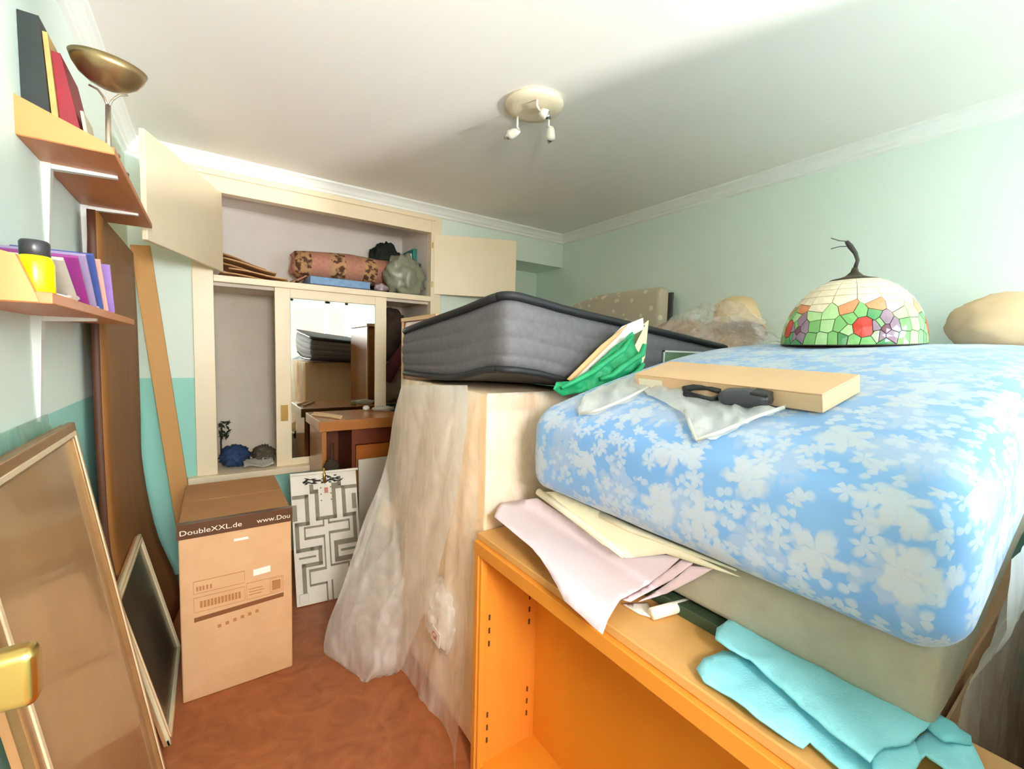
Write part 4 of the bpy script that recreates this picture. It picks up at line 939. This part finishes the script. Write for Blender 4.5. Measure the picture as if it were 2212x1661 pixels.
c0 = Vector((tx, ty, ctop + .04))
wire = [c0, c0 + Vector((0, 0, .03)) - lt * .006, c0 + Vector((0, 0, .055)) + lt * .002, c0 + Vector((0, 0, .08)) + lt * .018, c0 + Vector((0, 0, .098)) + lt * .03]
link('twisted_wire', tube(wire, [.007, .006, .007, .009, .006], 8), mat('dark wire', (60, 58, 56), .5), sh, smooth=True)
link('wire_end', tube([wire[-1], wire[-1] + lt * .02 + Vector((0, 0, .004)), wire[-1] + lt * .045 + Vector((0, 0, .016))], .0014, 6), MATS['dark wire'], sh)
link('wire_end', tube([wire[-2], wire[-2] + lt * .03 + Vector((0, 0, .002)), wire[-2] + lt * .055 - Vector((0, 0, .004))], .0014, 6), MATS['dark wire'], sh)

# ================================================================== THINGS AGAINST THE RIGHT WALL
cu = thing('dotted_cushion', (2.62, 2.42, 1.3), 'beige dotted padded headboard cushion leaning on the right wall', 'cushion')
CU = mat('beige dotted fabric', (206, 194, 172), .85, bump=.2, bscale=120)
N, L = nodes(CU); vb = N.new('ShaderNodeTexVoronoi'); vb.inputs['Scale'].default_value = 14; tc = N.new('ShaderNodeTexCoord'); L.new(tc.outputs['Object'], vb.inputs[0])
lt_ = N.new('ShaderNodeMath'); lt_.operation = 'LESS_THAN'; lt_.inputs[1].default_value = .24; L.new(vb.outputs['Distance'], lt_.inputs[0])
mx = N.new('ShaderNodeMix'); mx.data_type = 'RGBA'; mx.inputs[6].default_value = lin((204, 192, 170)); mx.inputs[7].default_value = lin((234, 224, 196)); L.new(lt_.outputs[0], mx.inputs[0]); L.new(mx.outputs[2], N['Principled BSDF'].inputs['Base Color'])
def cmod(p):
    y = p.y + 2.44; z = p.z + 1.44 - .05 * smooth((p.y - .1) / .4) * (p.z > 0) * 1.2
    return Vector((p.x + 2.655, y, z))
link('padding', rbox((.055, .48, .455), .05, (3, 16, 16), 5, cmod), CU, cu)
link('dark_back_board', box((2.715, 1.955, 1.0), (2.735, 2.90, 1.86), .003), mat('dark grey back', (78, 78, 74), .7), cu)
link('storage_chest', box((2.13, 1.10, 0), (2.74, 2.95, .985), .006), mat('chest brown', (150, 110, 70), .6), None, 'brown storage chest carrying the dotted cushion by right wall', 'chest')
link('moving_carton', box((2.14, 1.11, .986), (2.72, 1.92, 1.405), .004), CARD, None, 'brown carton on the storage chest under the clear plastic', 'box')
# plastic sheathed lampshade and loose film
ts = thing('drum_lampshade', (2.45, 1.28, 1.47), 'tan drum lampshade tilted under clear plastic near right wall', 'lampshade')
ax = Vector((.35, .28, .9)).normalized()
sc0 = onx(1590, 690, 2.5)
link('shade_cone', lathe([(.15, -.10), (.152, -.10), (.105, .09), (.103, .09)], sc0, ax, 36, True), mat('tan shade', (222, 192, 148), .8), ts, smooth=True)
link('shade_disc', lathe([(0, .089), (.104, .089), (.104, .091), (0, .093)], sc0, ax, 36), mat('tan shade top', (206, 172, 122), .8), ts)
def pf(u, v):
    px = 1440 + 215 * u; py = 752 - (40 + 62 * math.sin(math.pi * min(1, u * .62 + .12)) ** 1.2 * (1 - .55 * (u > .75) * (u - .75) * 4)) * v
    return onx(px, py, 2.28 + .05 * v) + Vector((-.03 * math.sin(math.pi * v) + .035 * fbm((u * 3, v * 2, 0), 2.2, 6), 0, .018 * fbm((u * 4, v * 2, 1), 2, 9)))
link('plastic_wrap', grid(44, 20, pf), FILM3, None, 'crumpled clear plastic wrap heaped beside the tan lampshade', 'plastic', smooth=True)
def pf2(u, v):
    px = 1500 + 190 * u; py = 752 - (18 + 52 * math.sin(math.pi * min(1, .2 + .8 * u)) ** 1) * v
    return onx(px, py, 2.12 + .05 * v) + Vector((.03 * fbm((u * 3, v * 2, 0), 2.2, 16), 0, .012 * fbm((u * 4, v * 2, 1), 2, 19)))
link('plastic_wrap', grid(36, 16, pf2), FILM3, None, 'smooth clear plastic wrap heaped between lampshade and glass shade', 'plastic', smooth=True)
crumple('brown_cloth', onx(1475, 715, 2.4) + Vector((.0, .0, -.03)), (.10, .20, .09), 71, mat('brown stripe cloth', (176, 140, 112), .85, (214, 190, 166), 9, .2), 'brown and cream cloth bundle under crumpled clear plastic', 'cloth', .35, 2.4, .95)
link('tan_pillow', lump((2.575, .33, 1.555), (.16, .17, .13), 81, .10, 1.6, 4, .2, .62), mat('tan fabric', (226, 196, 158), .85, (216, 184, 144), 5, .3), None, 'tan fabric pillow at wall end of floral mattress', 'pillow', smooth=True)

# ================================================================== PAPERS AND CLOTH ON THE ORANGE CABINET
def lay_z(z0, rise=0, seed=0, amp=0.004):
    def f(u, v):
        q = onz(u, v, z0); 
        return Vector((q.x, q.y, z0 + amp * fbm((q.x * 3, q.y * 3, 0), 2, seed)))
    return f
def tilt(z_near, z_far, y_near, y_far, seed=0, amp=.003, lay_off=0):
    "sheet plane sloping along y (pile is higher at its far end)"
    k = (z_far - z_near) / (y_far - y_near); n = Vector((0, -k, 1))
    def f(u, v):
        q = onplane(u, v, (0, y_near, z_near), n); q.z += amp * fbm((q.x * 4, q.y * 4, 0), 2, seed)
        if q.x < OX0: q.z -= (OX0 - q.x) * .9
        if q.x > .862: q = onx(u, v, .862 - lay_off)
        return q
    return f
PK = mat('pale pink paper', (218, 200, 204), .75); PK2 = mat('pink paper', (224, 198, 204), .75); PR = mat('crimson card', (176, 62, 84), .7); CRM = mat('cream paper', (242, 232, 204), .7)
pinkouter = [(1082, 1086), (1120, 1080), (1160, 1076), (1250, 1135), (1345, 1200), (1420, 1198), (1475, 1200), (1440, 1232), (1400, 1262), (1340, 1295), (1326, 1318), (1302, 1342), (1262, 1308), (1220, 1272), (1185, 1225), (1150, 1185), (1110, 1150), (1068, 1115), (1074, 1098)]
link('pink_paper', sheet(pinkouter, tilt(.850, .905, .6, 1.18, 2, lay_off=.004), 12, .002), PK, None, 'broad pale pink paper sheet hanging over cabinet edge', 'paper', 'papers on the orange cabinet')
for i, (poly, z) in enumerate((([(1345, 1296), (1400, 1262), (1475, 1208), (1500, 1215), (1465, 1245), (1400, 1280), (1362, 1300)], .842), ([(1380, 1300), (1440, 1262), (1490, 1222), (1545, 1226), (1500, 1252), (1440, 1282)], .836))):
    link('pink_paper', sheet(poly, tilt(z, z + .02, .5, 1.1, 4 + i), 10, .002), PK2, None, ['pink paper corner fanned out under the broad sheet', 'lowest pink paper corner near the grey bed base'][i], 'paper', 'papers on the orange cabinet')
link('crimson_card', sheet([(1455, 1276), (1500, 1254), (1535, 1236), (1520, 1262), (1470, 1280)], lay_z(.830), 10, .002), PR, None, 'crimson card peeking out below the pink papers', 'card')
cp = thing('cream_scroll', onz(1300, 1180, .9), 'cream paper sheet with rolled edge lying over pink papers', 'paper')
ft = tilt(.874, .962, .55, 1.08, 7, .004, lay_off=.010)
link('sheet', sheet([(1172, 1062), (1200, 1062), (1300, 1105), (1400, 1155), (1500, 1200), (1600, 1246), (1520, 1222), (1440, 1196), (1350, 1206), (1300, 1176), (1230, 1122)], ft, 12, .002), CRM, cp)
r0 = [ft(u, v) + Vector((0, 0, .008)) for u, v in ((1163, 1068), (1230, 1118), (1300, 1170), (1346, 1208))]
link('rolled_edge', tube(r0, [.011, .011, .010, .007], 12), CRM, cp, smooth=True)
r1 = [ft(u, v) + Vector((0, 0, .008)) for u, v in ((1298, 1118), (1360, 1148), (1440, 1180), (1590, 1240))]
link('rolled_edge', tube(r1, [.010, .009, .006, .002], 12), CRM, cp, smooth=True)
ra, rb_ = onz(1408, 1326, .829), onz(1512, 1297, .829)
ws = thing('white_scroll', (ra + rb_) / 2, 'small white paper roll lying on the cabinet top', 'paper roll')
link('roll', tube([ra, rb_], .013, 18), mat('white paper', (242, 236, 222), .7), ws, smooth=True)
link('loose_end', sheet([(1342, 1303), (1400, 1300), (1410, 1335), (1380, 1325)], lay_z(.819, amp=.002), 10, .001), MATS['white paper'], ws)
# turquoise cloth folded over the cabinet edge
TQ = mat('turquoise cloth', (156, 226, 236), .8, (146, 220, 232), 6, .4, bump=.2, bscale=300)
tq = thing('turquoise_cloth', (.80, .25, .816), 'folded turquoise cloth draped over the orange cabinet corner', 'cloth')
def tqf(z0, seed, amp=.006):
    def f(u, v):
        q = onz(u, v, z0); e = q.x - OX0
        dz = 0 if e > .01 else (.01 - e) * 1.4
        p = onz(u, v, z0 - min(dz, .12)) if dz else q
        return p + Vector((0, 0, amp * fbm((p.x * 5, p.y * 5, 0), 2, seed) + .004 * math.sin((p.y) * 60) * max(0, .3 - p.y)))
    return f
link('lower_fold', sheet([(1562, 1404), (1600, 1412), (1700, 1470), (1830, 1570), (1960, 1640), (1985, 1680), (1850, 1690), (1815, 1655), (1750, 1598), (1735, 1606), (1700, 1592), (1640, 1555), (1570, 1500), (1520, 1468), (1504, 1440), (1520, 1420)], tqf(.832, 3), 12, .004), TQ, tq, smooth=True)
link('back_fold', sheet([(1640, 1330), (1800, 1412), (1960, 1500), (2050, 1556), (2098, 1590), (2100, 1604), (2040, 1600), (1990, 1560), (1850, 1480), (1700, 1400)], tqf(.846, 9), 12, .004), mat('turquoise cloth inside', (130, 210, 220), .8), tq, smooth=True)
link('upper_fold', sheet([(1605, 1318), (1640, 1326), (1740, 1380), (1880, 1455), (2000, 1530), (2022, 1552), (2000, 1575), (1965, 1600), (1910, 1606), (1880, 1640), (1800, 1580), (1700, 1492), (1620, 1425), (1575, 1400), (1545, 1375), (1548, 1355), (1575, 1336)], tqf(.858, 5), 12, .005), TQ, tq, smooth=True)
link('side_fold', sheet([(2015, 1548), (2040, 1590), (2100, 1605), (2140, 1680), (2060, 1672), (2000, 1630), (1970, 1655), (1940, 1640), (1965, 1600), (2000, 1576)], tqf(.838, 6), 12, .004), TQ, tq, smooth=True)
link('hanging_fold', sheet([(1880, 1612), (1915, 1606), (1975, 1598), (1990, 1640), (1960, 1690), (1890, 1690), (1884, 1650)], tqf(.845, 8), 12, .004), TQ, tq, smooth=True)

# ---------------------------------------------------------------- plastic draped carton under the mattress foot
fc = thing('tan_carton', (1.30, .32, 0), 'tan carton under clear plastic beside the mattress foot', 'box')
link('carton', box((1.02, .16, .0), (2.05, .62, .80), .004), CARD, fc)
link('carton_flap', slab((1.02, .152, .56), (1, 0, 0), (0, -.02, 1), (0, 1, 0), .20, .235, .004), CARD2, fc)
def dr2(u, v):
    x = .95 + 1.25 * u; z = 1.12 - .95 * v
    return Vector((x, .092 + .042 * smooth((1.02 - z) / .14) - .009 * abs(math.sin(9 * u + 2.5 * v)) - .008 * abs(fbm((u * 5, v * 2, 0), 2, 31)), z + .02 * math.sin(5 * u) * (1 - v)))
link('draped_film', grid(60, 36, dr2), film('draped sheet film', .66, (250, 247, 240), .25), None, 'clear plastic sheet draped over tan carton at mattress foot', 'plastic', smooth=True)

# ---------------------------------------------------------------- tall cabinet between the dark mattress and the desk
tw = thing('tall_cabinet', (1.36, 2.58, 0), 'tall brown wooden cabinet standing behind the dark mattress beside desk', 'cabinet')
TWM = mat('tall cabinet wood', (156, 98, 44), .45, (140, 82, 32), 5, .3, stretch=(3, 3, .4))
link('cabinet_body', box((1.065, 2.32, 0), (1.62, 2.84, 1.585), .004), TWM, tw)
link('cabinet_door', box((1.07, 2.841, .06), (1.34, 2.857, 1.56), .003), TWM, tw); link('cabinet_door', box((1.345, 2.841, .06), (1.615, 2.857, 1.56), .003), TWM, tw)
link('corner_trim', box((1.058, 2.835, 0), (1.068, 2.862, 1.585), .002), mat('tall cabinet trim', (222, 182, 130), .45), tw)
link('cabinet_top', box((1.055, 2.31, 1.586), (1.63, 2.865, 1.612), .003), mat('tall cabinet top', (224, 184, 132), .45), tw)

# ================================================================== CEILING SPOTLIGHT
lc = onz(1154, 231, H - .012)
cl = thing('ceiling_spotlight', (lc.x, lc.y, H - .03), 'round cream ceiling plate with three small white spotlights', 'ceiling light')
CRP = mat('cream enamel', (236, 222, 192), .4)
link('ceiling_plate', lathe([(0, 0), (.128, 0), (.132, -.006), (.126, -.018), (.09, -.026), (0, -.028)], (lc.x, lc.y, H), (0, 0, 1), 56), CRP, cl, smooth=True)
SPW = mat('spot white', (240, 236, 222), .35); CHR = mat('chrome tip', (200, 202, 200), .15, metal=1)
def spot(arm_px, joint_px, head_px, tip_px, dz0, dz1, dz2):
    a = onz(*arm_px, H - .028); j = onz(*joint_px, H - dz0); h_ = onz(*head_px, H - dz1); t = onz(*tip_px, H - dz2)
    link('spot_arm', tube([a, Vector((a.x, a.y, j.z)), j], .005, 8), SPW, cl, smooth=True)
    hd = link('spot_head', tube([j, j.lerp(h_, .3), j.lerp(h_, .75), h_], [.011, .018, .021, .023], 14), SPW, cl, smooth=True)
    link('spot_lens', tube([h_, h_.lerp(t, .4), t], [.019, .015, .006], 12), CHR, hd, smooth=True)
spot((1118, 252), (1122, 281), (1100, 292), (1090, 298), .075, .085, .088)
spot((1160, 216), (1166, 240), (1180, 248), (1188, 256), .05, .06, .068)
spot((1186, 252), (1190, 274), (1189, 298), (1184, 309), .07, .10, .115)
